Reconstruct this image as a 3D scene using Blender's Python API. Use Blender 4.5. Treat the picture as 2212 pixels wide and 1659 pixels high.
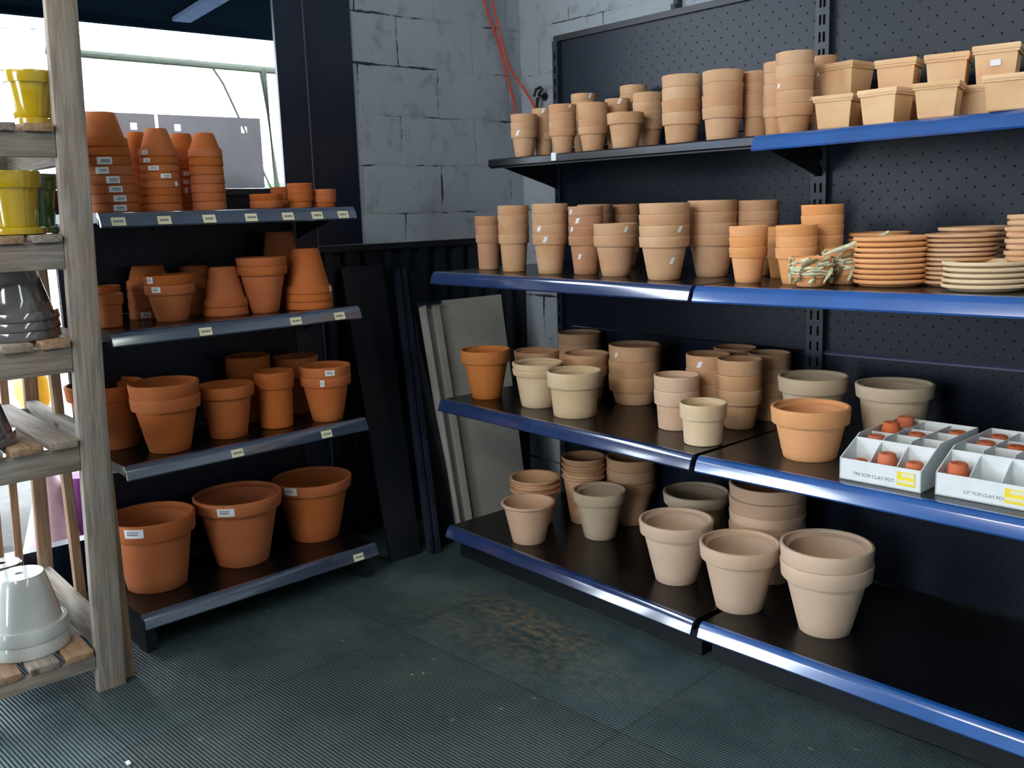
import bpy, bmesh, math, random
from mathutils import Vector, Matrix
random.seed(7)
for o in list(bpy.data.objects): bpy.data.objects.remove(o)
col = bpy.context.scene.collection
scene = bpy.context.scene
PI = math.pi
STACKS=[
('a1', 'A0', 0.732, -0.27, 1.5542, 0.0507, 0.0344, 0.1003, 0.0283, 3, 0, 'tan', 'pot', 'leftmost front stack', [[-70.5, 0.0896, 0.0104, 0.0191, 1]]),
('a2', 'A0', 0.73, -0.17, 1.5542, 0.0427, 0.0305, 0.0957, 0.0288, 4, 0, 'tand', 'pot', 'shadowed stack just behind the leftmost', [[-40.9, 0.172, 0.0106, 0.0158, 1]]),
('a3', 'A0', 0.943, -0.27, 1.5542, 0.0501, 0.032, 0.0904, 0.027, 4, 0, 'tan', 'pot', 'second front stack from left', [[-12.6, 0.1632, 0.0082, 0.0099, 1]]),
('a4', 'A0', 1.089, -0.265, 1.5542, 0.0518, 0.0359, 0.085, 0.0261, 4, 0, 'tan', 'pot', 'third front stack from left', []),
('a5', 'A0', 0.862, -0.08, 1.5542, 0.0474, 0.032, 0.1135, 0.0283, 5, 0, 'tand', 'pot', 'rear stack behind the second and third', [[-12.4, 0.2168, 0.0087, 0.0174, 1]]),
('a6', 'A0', 1.103, -0.155, 1.5542, 0.0444, 0.0299, 0.0803, 0.0251, 5, 0, 'tan', 'pot', 'rear stack behind the short single pot', [[-37.0, 0.1694, 0.0114, 0.0179, 1]]),
('a7', 'A0', 1.256, -0.28, 1.5542, 0.0623, 0.0423, 0.1158, 0.0369, 1, 0, 'tan', 'pot', 'short wide single tan clay pot in front row', []),
('a8', 'A0', 1.25, -0.16, 1.5542, 0.0525, 0.037, 0.0953, 0.0301, 4, 0, 'tan', 'pot', 'middle stack right of the short pot', []),
('a9', 'A0', 1.087, -0.05, 1.5542, 0.0487, 0.034, 0.1059, 0.0319, 5, 0, 'tand', 'pot', 'rearmost stack above the short pot', []),
('a11', 'A0', 1.475, -0.255, 1.5542, 0.0634, 0.0493, 0.0972, 0.0375, 4, 0, 'tan', 'pot', 'front stack whose top pot is smaller', []),
('a12', 'A0', 1.634, -0.255, 1.5542, 0.0616, 0.0474, 0.1003, 0.0347, 4, 0, 'tan', 'pot', 'last front stack before the shelf joint', []),
('a13', 'A0', 1.685, -0.15, 1.5542, 0.0472, 0.0363, 0.1016, 0.0339, 4, 0, 'tand', 'pot', 'shadowed stack at the shelf joint', []),
('a14', 'B0', 1.794, -0.2, 1.5539, 0.0426, 0.0321, 0.0886, 0.0312, 5, 0, 'tan', 'pot', 'stack half hidden left of the tallest', []),
('a15', 'B0', 1.891, -0.265, 1.555, 0.054, 0.0375, 0.0831, 0.0347, 5, 0, 'tan', 'pot', 'tallest stack beside the square pots', [[-110.0, 0.1312, 0.0079, 0.0119, 1], [1.3, 0.0922, 0.0079, 0.0118, 1]]),
('a16', 'B0', 1.876, -0.09, 1.5549, 0.0386, 0.028, 0.0695, 0.0313, 6, 0, 'tan', 'pot', 'rear stack behind the tallest', [[-103.1, 0.2151, 0.0082, 0.011, 1], [-75.9, 0.1736, 0.0137, 0.0109, 0]]),
('b1', 'A1', 0.686, -0.425, 1.1407, 0.049, 0.0389, 0.1339, 0.0323, 3, 0, 'tanr', 'pot', 'leftmost stack', []),
('b2', 'A1', 0.874, -0.461, 1.1407, 0.0567, 0.0422, 0.135, 0.0331, 4, 0, 'tan', 'pot', 'second stack from left', []),
('b3', 'A1', 1.084, -0.478, 1.1407, 0.0618, 0.0417, 0.1359, 0.0336, 4, 0, 'tan', 'pot', 'third stack from left', [[-80.7, 0.1546, 0.0125, 0.0173, 1], [-58.6, 0.1187, 0.0125, 0.0188, 1]]),
('b4', 'A1', 1.215, -0.435, 1.1407, 0.0597, 0.0408, 0.1299, 0.0315, 4, 0, 'tanr', 'pot', 'fourth stack from left with four stickers', [[-101.0, 0.2074, 0.0108, 0.0154, 1], [-73.5, 0.1783, 0.0122, 0.0168, 1], [-97.5, 0.1512, 0.0108, 0.0154, 1], [-72.1, 0.0614, 0.0123, 0.0169, 1]]),
('b5', 'A1', 1.05, -0.22, 1.1407, 0.0638, 0.0425, 0.093, 0.034, 5, 0, 'tan', 'pot', 'rear stack behind the fourth', []),
('b6', 'A1', 1.079, -0.09, 1.1407, 0.0547, 0.0381, 0.0869, 0.0348, 5, 0, 'tand', 'pot', 'rear stack behind the short two', []),
('b7', 'A1', 1.359, -0.444, 1.1407, 0.0727, 0.0454, 0.1329, 0.0355, 2, 0, 'tan', 'pot', 'short stack of two', [[-20.0, 0.15, 0.0117, 0.0176, 1]]),
('b8', 'A1', 1.591, -0.48, 1.1407, 0.0762, 0.0482, 0.1311, 0.0322, 4, 0, 'tan', 'pot', 'wide stack with a sticker low down', [[-11.8, 0.1507, 0.011, 0.0178, 1], [-25.9, 0.0589, 0.0124, 0.0193, 1]]),
('b9', 'A1', 1.644, -0.314, 1.1407, 0.0758, 0.0472, 0.1307, 0.0336, 4, 0, 'tan', 'pot', 'wide stack before the shelf joint', []),
('b10', 'A1', 1.737, -0.21, 1.1407, 0.0672, 0.0449, 0.1368, 0.0303, 4, 0, 'tan', 'pot', 'rear wide stack at the shelf joint', []),
('b11', 'B1', 1.881, -0.458, 1.1413, 0.0535, 0.0356, 0.1006, 0.0285, 3, 0, 'peach', 'pot', 'leftmost orange stack', []),
('b12', 'B1', 1.865, -0.262, 1.1412, 0.0494, 0.0347, 0.0894, 0.0301, 3, 0, 'peach', 'pot', 'orange stack half hidden between two others', []),
('b13', 'B1', 2.029, -0.45, 1.1431, 0.0551, 0.0355, 0.0992, 0.0291, 3, 0, 'peach', 'pot', 'orange stack behind the raffia bundle', []),
('b14', 'B1', 2.033, -0.33, 1.1432, 0.0578, 0.0404, 0.0988, 0.0273, 5, 0, 'peach', 'pot', 'tall rear orange stack', []),
('d1', 'A2', 0.699, -0.469, 0.6509, 0.0969, 0.0565, 0.1883, 0.0473, 1, 0, 'rust', 'pot', 'orange clay pot at the left end', []),
('d2', 'A2', 0.962, -0.438, 0.6509, 0.094, 0.0632, 0.1398, 0.0217, 2, 0, 'cream', 'pot', 'pale pair behind the squat cream pot', []),
('d3', 'A2', 1.175, -0.462, 0.6509, 0.0964, 0.0746, 0.1586, 0.0541, 1, 0, 'cream', 'pot', 'squat cream clay pot in front', []),
('d4', 'A2', 0.662, -0.17, 0.6509, 0.0926, 0.0628, 0.144, 0.0449, 1, 0, 'tand', 'pot', 'shadowed brown clay pot behind the orange one', []),
('d5', 'A2', 0.787, -0.045, 0.6509, 0.0891, 0.0607, 0.1331, 0.0407, 3, 0, 'tand', 'pot', 'rearmost brown stack on the left', []),
('d6', 'A2', 0.995, -0.22, 0.6509, 0.0866, 0.06, 0.1301, 0.0416, 2, 0, 'tand', 'pot', 'brown pair behind the squat cream pot', []),
('d7', 'A2', 1.188, -0.164, 0.6509, 0.0956, 0.071, 0.1055, 0.055, 3, 0, 'tand', 'pot', 'brown stack standing alone in the middle', [[-92.7, 0.1852, 0.0117, 0.0167, 1]]),
('d8', 'A2', 1.556, -0.375, 0.6509, 0.0732, 0.0581, 0.1284, 0.0461, 2, 0, 'tanp', 'pot', 'pale pair left of the small cream pot', []),
('d9', 'A2', 1.741, -0.476, 0.6509, 0.0713, 0.0571, 0.126, 0.0462, 1, 0, 'cream', 'pot', 'small cream clay pot at the front edge', []),
('d10', 'A2', 1.699, -0.234, 0.6509, 0.0718, 0.048, 0.1284, 0.0471, 3, 0, 'tan', 'pot', 'front stack of the brown cluster', [[-143.2, 0.0993, 0.0075, 0.015, 1]]),
('d11', 'A2', 1.559, -0.215, 0.6509, 0.0738, 0.0545, 0.1312, 0.0458, 3, 0, 'tand', 'pot', 'left stack of the brown cluster', [[-74.9, 0.1958, 0.0136, 0.0196, 1]]),
('d12', 'A2', 1.694, -0.063, 0.6509, 0.0707, 0.0545, 0.1293, 0.0458, 3, 0, 'tand', 'pot', 'right stack of the brown cluster', []),
('d13', 'A2', 1.547, -0.05, 0.6509, 0.0733, 0.0533, 0.1358, 0.0443, 3, 0, 'tand', 'pot', 'rear stack of the brown cluster', []),
('d14', 'B2', 1.949, -0.21, 0.6524, 0.1035, 0.0737, 0.1936, 0.0455, 1, 0, 'greige', 'pot', 'wide greyish clay pot behind the orange one', []),
('d15', 'B2', 2.185, -0.17, 0.6553, 0.1073, 0.0752, 0.1893, 0.0378, 1, 0, 'greige', 'pot', 'wide greyish clay pot behind the white carton', []),
('d16', 'B2', 2.064, -0.41, 0.6538, 0.1083, 0.0728, 0.1468, 0.0461, 1, 0, 'peach', 'pot', 'wide squat orange clay pot at the front', []),
('e1', 'A3', 0.943, -0.487, 0.1361, 0.1013, 0.0611, 0.1531, 0.0141, 1, 0, 'pink', 'flare', 'small flared clay pot at the left end', []),
('e2', 'A3', 0.806, -0.325, 0.1361, 0.1007, 0.0647, 0.1423, 0.0222, 3, 0, 'tand', 'flare', 'flared stack behind the small flared pot', []),
('e3', 'A3', 1.101, -0.267, 0.1361, 0.101, 0.0589, 0.1845, 0.0424, 1, 0, 'greige', 'pot', 'greyish clay pot standing second from left', []),
('e4', 'A3', 0.932, -0.18, 0.1361, 0.0875, 0.0536, 0.1923, 0.024, 4, 0, 'tand', 'flare', 'dark flared stack at the rear', []),
('e5', 'A3', 1.08, -0.066, 0.1361, 0.0965, 0.0512, 0.1805, 0.0437, 3, 0, 'tand', 'pot', 'dark stack next to the flared stack', []),
('e6', 'A3', 1.568, -0.389, 0.1361, 0.1222, 0.0673, 0.2103, 0.0448, 1, 0, 'pale', 'pot', 'leftmost of the three big pale pots', []),
('e7', 'A3', 1.456, -0.14, 0.1361, 0.1177, 0.0767, 0.2255, 0.0399, 1, 0, 'greige', 'pot', 'big pot behind the leftmost big pale pot', []),
('e8', 'A3', 1.842, -0.42, 0.1361, 0.1226, 0.0711, 0.2089, 0.0474, 1, 0, 'pale', 'pot', 'middle one of the big pale pots', []),
('e9', 'A3', 1.766, -0.165, 0.1361, 0.1235, 0.0773, 0.1925, 0.0441, 4, 0, 'tanp', 'pot', 'stack behind the middle pale pot', []),
('e10', 'A3', 2.111, -0.38, 0.1361, 0.13, 0.0716, 0.2147, 0.0481, 2, 0, 'pale', 'pot', 'stack of two big pale pots in front', []),
('f1', 'L3', 0.345, -1.667, 0.1355, 0.1444, 0.0979, 0.2496, 0.0593, 1, 0, 'terra', 'pot', 'large terracotta pot beside the wooden post', [[-42.3, 0.227, 0.0631, 0.03, 0]]),
('f2', 'L3', 0.343, -1.353, 0.1355, 0.1561, 0.0931, 0.2523, 0.0479, 1, 0, 'terra', 'pot', 'large terracotta pot in the middle', [[-40.5, 0.2268, 0.0606, 0.0287, 0]]),
('f3', 'L3', 0.306, -1.034, 0.1355, 0.1526, 0.0912, 0.2368, 0.0408, 1, 0, 'terra', 'pot', 'large terracotta pot at the right end', [[-60.4, 0.2318, 0.0532, 0.0292, 0]]),
('g1', 'L2', 0.242, -1.736, 0.6197, 0.1267, 0.0876, 0.2141, 0.0482, 1, 0, 'terra', 'pot', 'terracotta pot half hidden by the wooden post', []),
('g2', 'L2', 0.449, -1.617, 0.6197, 0.1106, 0.0649, 0.1844, 0.0427, 2, 0, 'terra', 'pot', 'pair beside the wooden post', []),
('g3', 'L2', 0.411, -1.395, 0.6197, 0.0972, 0.0628, 0.1811, 0.0393, 1, 0, 'terra', 'pot', 'terracotta pot third from left', []),
('g4', 'L2', 0.402, -1.207, 0.6197, 0.0711, 0.0577, 0.2019, 0.0576, 1, 0, 'terra', 'pot', 'narrow tall terracotta pot', []),
('g5', 'L2', 0.445, -1.024, 0.6197, 0.0941, 0.0549, 0.1684, 0.0351, 2, 0, 'terra', 'pot', 'pair at the right end', [[-18.4, 0.1853, 0.0348, 0.0199, 0], [-36.7, 0.1504, 0.0149, 0.0232, 0]]),
('g6', 'L2', 0.24, -1.225, 0.6197, 0.081, 0.057, 0.1582, 0.0421, 3, 0, 'terrad', 'pot', 'rear pair behind the third pot', []),
('g7', 'L2', 0.235, -1.033, 0.6197, 0.0885, 0.059, 0.177, 0.0384, 2, 0, 'terrad', 'pot', 'shadowed terracotta pot behind the narrow one', []),
('h1', 'L1', 0.399, -1.75, 1.0352, 0.048, 0.0381, 0.1043, 0.0314, 1, 0, 'terra', 'pot', 'small terracotta pot beside the wooden post', []),
('h2', 'L1', 0.28, -1.713, 1.0352, 0.0453, 0.0334, 0.1225, 0.0296, 1, 0, 'terra', 'pot', 'small terracotta pot behind the one by the post', []),
('h3', 'L1', 0.235, -1.556, 1.0352, 0.073, 0.0502, 0.0803, 0.0317, 4, 1, 'terrad', 'pot', 'upside-down rear stack on the left', [[-35.4, 0.014, 0.0341, 0.0186, 0]]),
('h4', 'L1', 0.387, -1.544, 1.0352, 0.0806, 0.0491, 0.1198, 0.0309, 2, 0, 'terra', 'pot', 'upright pair with two stickers', [[-68.4, 0.1362, 0.0253, 0.0208, 0], [-52.7, 0.1065, 0.0312, 0.0178, 0]]),
('h5', 'L1', 0.24, -1.4, 1.0352, 0.0719, 0.0485, 0.1333, 0.0327, 2, 1, 'terrad', 'pot', 'upside-down stack behind the upright pair', []),
('h6', 'L1', 0.375, -1.351, 1.0352, 0.076, 0.0444, 0.1344, 0.0288, 2, 1, 'terra', 'pot', 'upside-down pair in the middle', []),
('h7', 'L1', 0.423, -1.23, 1.0352, 0.0857, 0.047, 0.1613, 0.0294, 2, 0, 'terra', 'pot', 'upright pair right of the middle', []),
('h8', 'L1', 0.431, -1.061, 1.0352, 0.086, 0.0462, 0.1581, 0.0267, 3, 1, 'terra', 'pot', 'upside-down stack at the right end', [[37.2, 0.0773, 0.0132, 0.0199, 0]]),
('h9', 'L1', 0.24, -1.061, 1.0352, 0.0766, 0.0498, 0.1547, 0.0383, 4, 1, 'terrad', 'pot', 'tall shadowed upside-down stack at the rear', []),
('i1', 'L0', 0.42, -1.699, 1.3891, 0.0706, 0.041, 0.1041, 0.0274, 8, 1, 'terra', 'pot', 'tallest upside-down stack, beside the wooden post', [[-25.9, 0.1637, 0.039, 0.0223, 0], [-22.7, 0.1392, 0.0391, 0.0209, 0], [-35.5, 0.1136, 0.0391, 0.0195, 0], [-13.1, 0.0885, 0.0393, 0.021, 0], [-11.8, 0.0651, 0.0393, 0.0183, 0], [-5.3, 0.0387, 0.038, 0.0183, 0], [-9.4, 0.0153, 0.0381, 0.0183, 0]]),
('i2', 'L0', 0.43, -1.556, 1.3891, 0.0593, 0.0314, 0.0868, 0.0237, 8, 1, 'terra', 'pot', 'middle front upside-down stack', [[-63.5, 0.1695, 0.0216, 0.013, 0], [-59.5, 0.1454, 0.0259, 0.013, 0], [-39.2, 0.1236, 0.0332, 0.013, 0], [-3.8, 0.1018, 0.0319, 0.013, 0], [29.7, 0.0792, 0.0103, 0.0147, 0]]),
('i3', 'L0', 0.43, -1.401, 1.3891, 0.0543, 0.0309, 0.0777, 0.0276, 7, 1, 'terra', 'pot', 'right front upside-down stack', []),
('i4', 'L0', 0.29, -1.57, 1.3891, 0.0489, 0.0256, 0.0963, 0.026, 7, 1, 'terrad', 'pot', 'rear upside-down stack, left one', []),
('i5', 'L0', 0.29, -1.421, 1.3891, 0.052, 0.0311, 0.0908, 0.0268, 7, 1, 'terrad', 'pot', 'rear upside-down stack, right one', [[-13.9, 0.1213, 0.0185, 0.0123, 0], [-16.3, 0.0972, 0.0185, 0.0124, 0], [-20.1, 0.0579, 0.0093, 0.0186, 0]]),
('j1', 'L0', 0.43, -1.198, 1.3891, 0.0557, 0.0479, 0.0266, 0.023, 2, 0, 'terra', 'pot', 'low pair at the front edge', []),
('j2', 'L0', 0.43, -1.066, 1.3891, 0.044, 0.0376, 0.0435, 0.0204, 3, 0, 'terra', 'pot', 'small stack of three', []),
('j3', 'L0', 0.44, -0.978, 1.3891, 0.043, 0.0374, 0.0404, 0.0224, 2, 0, 'terra', 'pot', 'small pair at the right end', []),
('j4', 'L0', 0.33, -1.088, 1.3891, 0.0365, 0.0317, 0.0548, 0.0209, 2, 0, 'terrad', 'pot', 'small shadowed pair behind the low ones', []),
]
SQ=[(2.028, -0.26, 1.66, 0.118, 14, 'front row, leftmost', None), (2.164, -0.25, 1.663, 0.15, 0, 'front row, second from left', None), (2.314, -0.27, 1.661, 0.122, 16, 'front row, third from left', None), (2.351, -0.14, 1.657, 0.072, 10, 'small part seen behind the third and fourth of the front row', None), (2.49, -0.28, 1.659, 0.124, 14, 'front row, rightmost', None), (1.969, -0.12, 1.763, 0.166, -4, 'upper row, leftmost', None), (2.124, -0.11, 1.753, 0.128, 15, 'upper row, second from left', None), (2.261, -0.11, 1.749, 0.121, 18, 'upper row, third from left', None), (2.392, -0.12, 1.752, 0.128, 16, 'upper row, rightmost, with a white sticker', 1)]
SAUCERS=[(2.28, -0.413, 1.1466, 0.0901, 0.1248, 9, 'orange', 'big orange stack at the front'), (2.133, -0.2, 1.1446, 0.0837, 0.1292, 8, 'orange', 'orange stack at the rear'), (2.422, -0.343, 1.1483, 0.0855, 0.1284, 11, 'tan', 'tall tan stack in the middle'), (2.393, -0.2, 1.1477, 0.0884, 0.1404, 10, 'tan', 'rear tan stack behind the middle'), (2.532, -0.451, 1.1496, 0.0951, 0.0686, 5, 'cream', 'low cream stack at the front edge'), (2.585, -0.36, 1.1501, 0.049, 0.1709, 12, 'tan', 'tall narrow tan stack at the right edge')]
CPOTS=[('c1', 2.234, -0.455, 0.045, 0), ('c1', 2.267, -0.387, 0.062, 0), ('c1', 2.365, -0.422, 0.055, 0), ('c1', 2.137, -0.204, 0.068, 0), ('c1', 2.364, -0.301, 0.055, 0), ('c1', 2.209, -0.096, 0.062, 0), ('c1', 2.179, -0.199, 0.105, 1), ('c1', 2.191, -0.144, 0.11, 1), ('c1', 2.305, -0.069, 0.075, 0), ('c2', 2.479, -0.41, 0.062, 0), ('c2', 2.39, -0.091, 0.075, 0), ('c2', 2.434, -0.129, 0.09, 1), ('c2', 2.467, -0.082, 0.078, 0), ('c2', 2.468, -0.139, 0.05, 0)]
RACKPOTS=[('y1', 0.62, -1.962, 1.765, 0.0737), ('y2', 0.6, -2.037, 1.505, 0.0792), ('gr', 0.44, -1.938, 1.504, 0.07), ('gz', 0.56, -2.061, 1.13, 0.1207), ('dk', 0.6, -2.167, 0.771, 0.0769), ('wh', 0.55, -2.128, 0.158, 0.1164), ('wb', 0.36, -2.134, 0.33, 0.0682)]
CAM=[3.4640095164084217, -2.7183353766665355, 1.3704093124974923, 0.8601512374179185, -0.1861310241947045, -0.029130746705984943, 2025.5500105395856]
GEO={'by': 0.03231188452079682, 'br': 0.012193972446388299, 'ly': 0.03754487494215225, 'dep': [0.334, 0.619, 0.609, 0.598], 'hz': [1.5542, 1.1407, 0.6509, 0.1361], 'lx': [0.534, 0.528, 0.529, 0.549], 'lz': [1.3891, 1.0352, 0.6197, 0.1355], 'lye': -0.9306572896706717, 'lw': 0.8931864788336963, 'jx': 1.8129211690790212}
BY, BR, LY = GEO['by'], GEO['br'], GEO['ly']
JX = GEO['jx']

# ------------------------------------------------------------ camera
def cam_axes(yaw, pitch, roll):
    f = Vector((-math.sin(yaw)*math.cos(pitch), math.cos(yaw)*math.cos(pitch), math.sin(pitch)))
    r = Vector((math.cos(yaw), math.sin(yaw), 0)); u = r.cross(f)
    return r*math.cos(roll)+u*math.sin(roll), -r*math.sin(roll)+u*math.cos(roll), f
cd = bpy.data.cameras.new('camera'); cam = bpy.data.objects.new('camera', cd); col.objects.link(cam)
r_, u_, f_ = cam_axes(*CAM[3:6])
m = Matrix(((r_.x, u_.x, -f_.x, CAM[0]), (r_.y, u_.y, -f_.y, CAM[1]), (r_.z, u_.z, -f_.z, CAM[2]), (0, 0, 0, 1)))
cam.matrix_world = m
cd.sensor_width = 36; cd.lens = CAM[6]/2212*36; cd.clip_start = .05; cd.clip_end = 200
cd.dof.use_dof = True; cd.dof.focus_distance = 2.2; cd.dof.aperture_fstop = 9.0
scene.camera = cam

# ------------------------------------------------------------ world, lights, exposure
scene.view_settings.view_transform = 'Standard'; scene.view_settings.look = 'None'
scene.view_settings.gamma = 1; scene.view_settings.use_curve_mapping = False
scene.view_settings.exposure = 0.0
w = bpy.data.worlds.new('overcast_sky'); scene.world = w; w.use_nodes = True
bg = w.node_tree.nodes['Background']; bg.inputs[0].default_value = (.80, .90, 1.0, 1); bg.inputs[1].default_value = 11.0

def area(name, loc, target, sx, sy, power, color):
    ld = bpy.data.lights.new(name, 'AREA'); ld.shape = 'RECTANGLE'; ld.size = sx; ld.size_y = sy
    ld.energy = power; ld.color = color
    o = bpy.data.objects.new(name, ld); col.objects.link(o); o.location = loc
    o.rotation_euler = (Vector(target)-Vector(loc)).to_track_quat('-Z', 'Y').to_euler()
    return o
area('daylight_shop_front', (2.9, -6.4, 2.2), (1.8, 0, .9), 2.4, 1.4, 20, (1.0, .94, .86))
area('ceiling_light_row', (2.3, -3.9, 3.05), (1.7, -.2, 1.1), 2.4, .8, 86, (1.0, .94, .86))
area('ceiling_lamp_glow', (5.0, -.55, 3.0), (5.0, -.55, 0), 3.8, .22, 26, (.92, 1.0, .94))

# ------------------------------------------------------------ materials
def lin(c):
    return tuple(((v/255)/12.92 if v/255 <= .04045 else ((v/255+.055)/1.055)**2.4) for v in c)+(1,)
class NT:
    def __init__(s, name):
        s.m = bpy.data.materials.new(name); s.m.use_nodes = True; s.t = s.m.node_tree; s.b = s.t.nodes['Principled BSDF']
    def n(s, typ, **kw):
        nd = s.t.nodes.new(typ)
        for k, v in kw.items():
            if k.startswith('i_'):
                key = k[2:]; key = int(key) if key.isdigit() else key.replace('_', ' ')
                nd.inputs[key].default_value = v
            else: setattr(nd, k, v)
        return nd
    def l(s, a, b): s.t.links.new(a, b)
    def math(s, op, a, b=None, c=None):
        nd = s.n('ShaderNodeMath', operation=op)
        for i, v in enumerate((a, b, c)):
            if v is None: continue
            if isinstance(v, (int, float)): nd.inputs[i].default_value = v
            else: s.l(v, nd.inputs[i])
        return nd.outputs[0]
    def mix(s, fac, a, b):
        nd = s.n('ShaderNodeMix', data_type='RGBA')
        if isinstance(fac, (int, float)): nd.inputs[0].default_value = fac
        else: s.l(fac, nd.inputs[0])
        for i, v in ((6, a), (7, b)):
            if isinstance(v, tuple): nd.inputs[i].default_value = v
            else: s.l(v, nd.inputs[i])
        return nd.outputs[2]
    def ramp(s, fac, stops):
        nd = s.n('ShaderNodeValToRGB'); s.l(fac, nd.inputs[0]); cr = nd.color_ramp
        while len(cr.elements) < len(stops): cr.elements.new(.5)
        for e, (p, c) in zip(cr.elements, stops):
            e.position = p; e.color = c if isinstance(c, tuple) else (c, c, c, 1)
        return nd.outputs[0]
    def bump(s, h, dist=.002, strength=1.0):
        nd = s.n('ShaderNodeBump'); nd.inputs['Distance'].default_value = dist; nd.inputs['Strength'].default_value = strength
        s.l(h, nd.inputs['Height']); s.l(nd.outputs[0], s.b.inputs['Normal'])

M = {}
def plain(name, rgb, rough=.5, metal=0, spec=.5, coat=0, var=.12, scale=18, bump=0):
    t = NT(name); c = lin(rgb)
    tc = t.n('ShaderNodeTexCoord'); nz = t.n('ShaderNodeTexNoise', i_Scale=scale, i_Detail=4.0); t.l(tc.outputs['Object'], nz.inputs['Vector'])
    d = tuple(v*(1-var) for v in c[:3])+(1,); b = tuple(min(1, v*(1+var)) for v in c[:3])+(1,)
    t.l(t.ramp(nz.outputs[0], [(.3, d), (.7, b)]), t.b.inputs['Base Color'])
    t.b.inputs['Roughness'].default_value = rough; t.b.inputs['Metallic'].default_value = metal
    t.b.inputs['Specular IOR Level'].default_value = spec; t.b.inputs['Coat Weight'].default_value = coat; t.b.inputs['Coat Roughness'].default_value = .10; t.b.inputs['Coat IOR'].default_value = 1.8
    if bump: t.bump(nz.outputs[0], bump)
    M[name] = t.m; return t.m

def clay(name, rgb, rgb2, blotch):
    t = NT(name); oi = t.n('ShaderNodeObjectInfo'); tc = t.n('ShaderNodeTexCoord')
    off = t.n('ShaderNodeVectorMath', operation='ADD'); t.l(tc.outputs['Object'], off.inputs[0])
    cx = t.n('ShaderNodeCombineXYZ'); t.l(t.math('MULTIPLY', oi.outputs['Random'], 37.0), cx.inputs[0]); t.l(t.math('MULTIPLY', oi.outputs['Random'], 11.0), cx.inputs[1]); t.l(cx.outputs[0], off.inputs[1])
    n1 = t.n('ShaderNodeTexNoise', i_Scale=7.0, i_Detail=3.0); t.l(off.outputs[0], n1.inputs['Vector'])
    n2 = t.n('ShaderNodeTexNoise', i_Scale=240.0, i_Detail=2.0); t.l(off.outputs[0], n2.inputs['Vector'])
    base = t.mix(t.ramp(n1.outputs[0], [(.38, 0.0), (.72, blotch)]), lin(rgb), lin(rgb2))
    hs = t.n('ShaderNodeHueSaturation'); t.l(base, hs.inputs['Color'])
    t.l(t.math('MULTIPLY_ADD', oi.outputs['Random'], .09, .955), hs.inputs['Value'])
    t.l(t.math('MULTIPLY_ADD', oi.outputs['Random'], -.08, 1.02), hs.inputs['Saturation'])
    t.l(hs.outputs[0], t.b.inputs['Base Color'])
    t.b.inputs['Roughness'].default_value = .82; t.b.inputs['Specular IOR Level'].default_value = .25
    wv = t.n('ShaderNodeTexWave', wave_type='BANDS', bands_direction='Z', i_Scale=60.0, i_Distortion=1.2); t.l(tc.outputs['Object'], wv.inputs['Vector'])
    t.bump(t.math('ADD', t.math('MULTIPLY', wv.outputs[1], .35), n2.outputs[0]), .0006)
    M[name] = t.m
clay('clay_tan', (198, 150, 110), (212, 176, 138), .8)
clay('clay_rosy_tan', (184, 132, 98), (200, 156, 122), .7)
clay('clay_cream', (218, 190, 150), (228, 206, 172), .7)
clay('clay_greige', (188, 168, 140), (198, 182, 158), .7)
clay('clay_pale', (212, 184, 160), (220, 192, 158), .8)
clay('clay_pink', (212, 174, 144), (216, 184, 156), .8)
clay('clay_peach', (226, 158, 100), (230, 168, 112), .7)
clay('clay_rust', (196, 118, 54), (204, 126, 64), .7)
clay('clay_terracotta', (178, 96, 44), (186, 108, 56), .7)
clay('clay_small', (204, 104, 62), (212, 118, 76), .7)
clay('clay_square', (232, 194, 150), (214, 160, 112), .8)
CM = dict(tan='clay_tan', tand='clay_tan', tanr='clay_rosy_tan', tanp='clay_pink', cream='clay_cream', greige='clay_greige', pale='clay_pale', pink='clay_pink', peach='clay_peach', rust='clay_rust', terra='clay_terracotta', terrad='clay_terracotta', orange='clay_peach')
CW = dict(tan='tan', tand='tan', tanr='rosy tan', tanp='pinkish tan', cream='cream', greige='greyish tan', pale='pale', pink='pinkish', peach='orange', rust='orange', terra='terracotta', terrad='terracotta')

plain('black_steel', (20, 24, 30), .42, 0, .5, var=.25)
plain('shelf_black', (11, 11, 13), .27, 0, .34, var=.3, scale=9)
plain('slotted_steel', (26, 34, 46), .40, 0, .5, var=.15)
plain('slot_dark', (3, 4, 6), .9, 0, .1)
plain('rail_black', (16, 20, 28), .22, 0, .6)
plain('rail_navy', (40, 60, 104), .18, 0, 1.0, coat=1.0, var=.18, scale=6)
plain('rail_blue', (30, 86, 158), .18, 0, 1.0, coat=1.0, var=.14, scale=6)
plain('rail_slate', (58, 70, 92), .18, 0, 1.0, coat=1.0, var=.15, scale=6)
plain('jamb_navy', (12, 24, 44), .32, 0, .5, var=.1)
plain('wainscot_steel', (18, 26, 36), .38, 0, .5, var=.25, scale=7)
plain('leaning_steel', (14, 20, 30), .36, 0, .5, var=.2, scale=7)
plain('channel_blue', (36, 44, 60), .35, .2, .5, var=.35, scale=14)
plain('grey_shelf_paint', (168, 168, 158), .5, 0, .4, var=.08, scale=8)
plain('edge_strip', (84, 84, 108), .4, .1)
plain('white_paper', (232, 234, 236), .7, 0, .3, var=.03)
plain('tag_cream', (226, 222, 186), .6, 0, .3, var=.03)
plain('ink_grey', (96, 104, 120), .7)
plain('ink_blue', (70, 84, 150), .7)
plain('yellow_label', (238, 214, 40), .6, var=.05)
plain('carton_white', (222, 228, 228), .65, 0, .3, var=.04)
plain('glaze_yellow', (190, 160, 4), .16, 0, .5, coat=.8, var=.05)
plain('glaze_green', (62, 100, 40), .18, 0, .5, coat=.6, var=.1)
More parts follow.
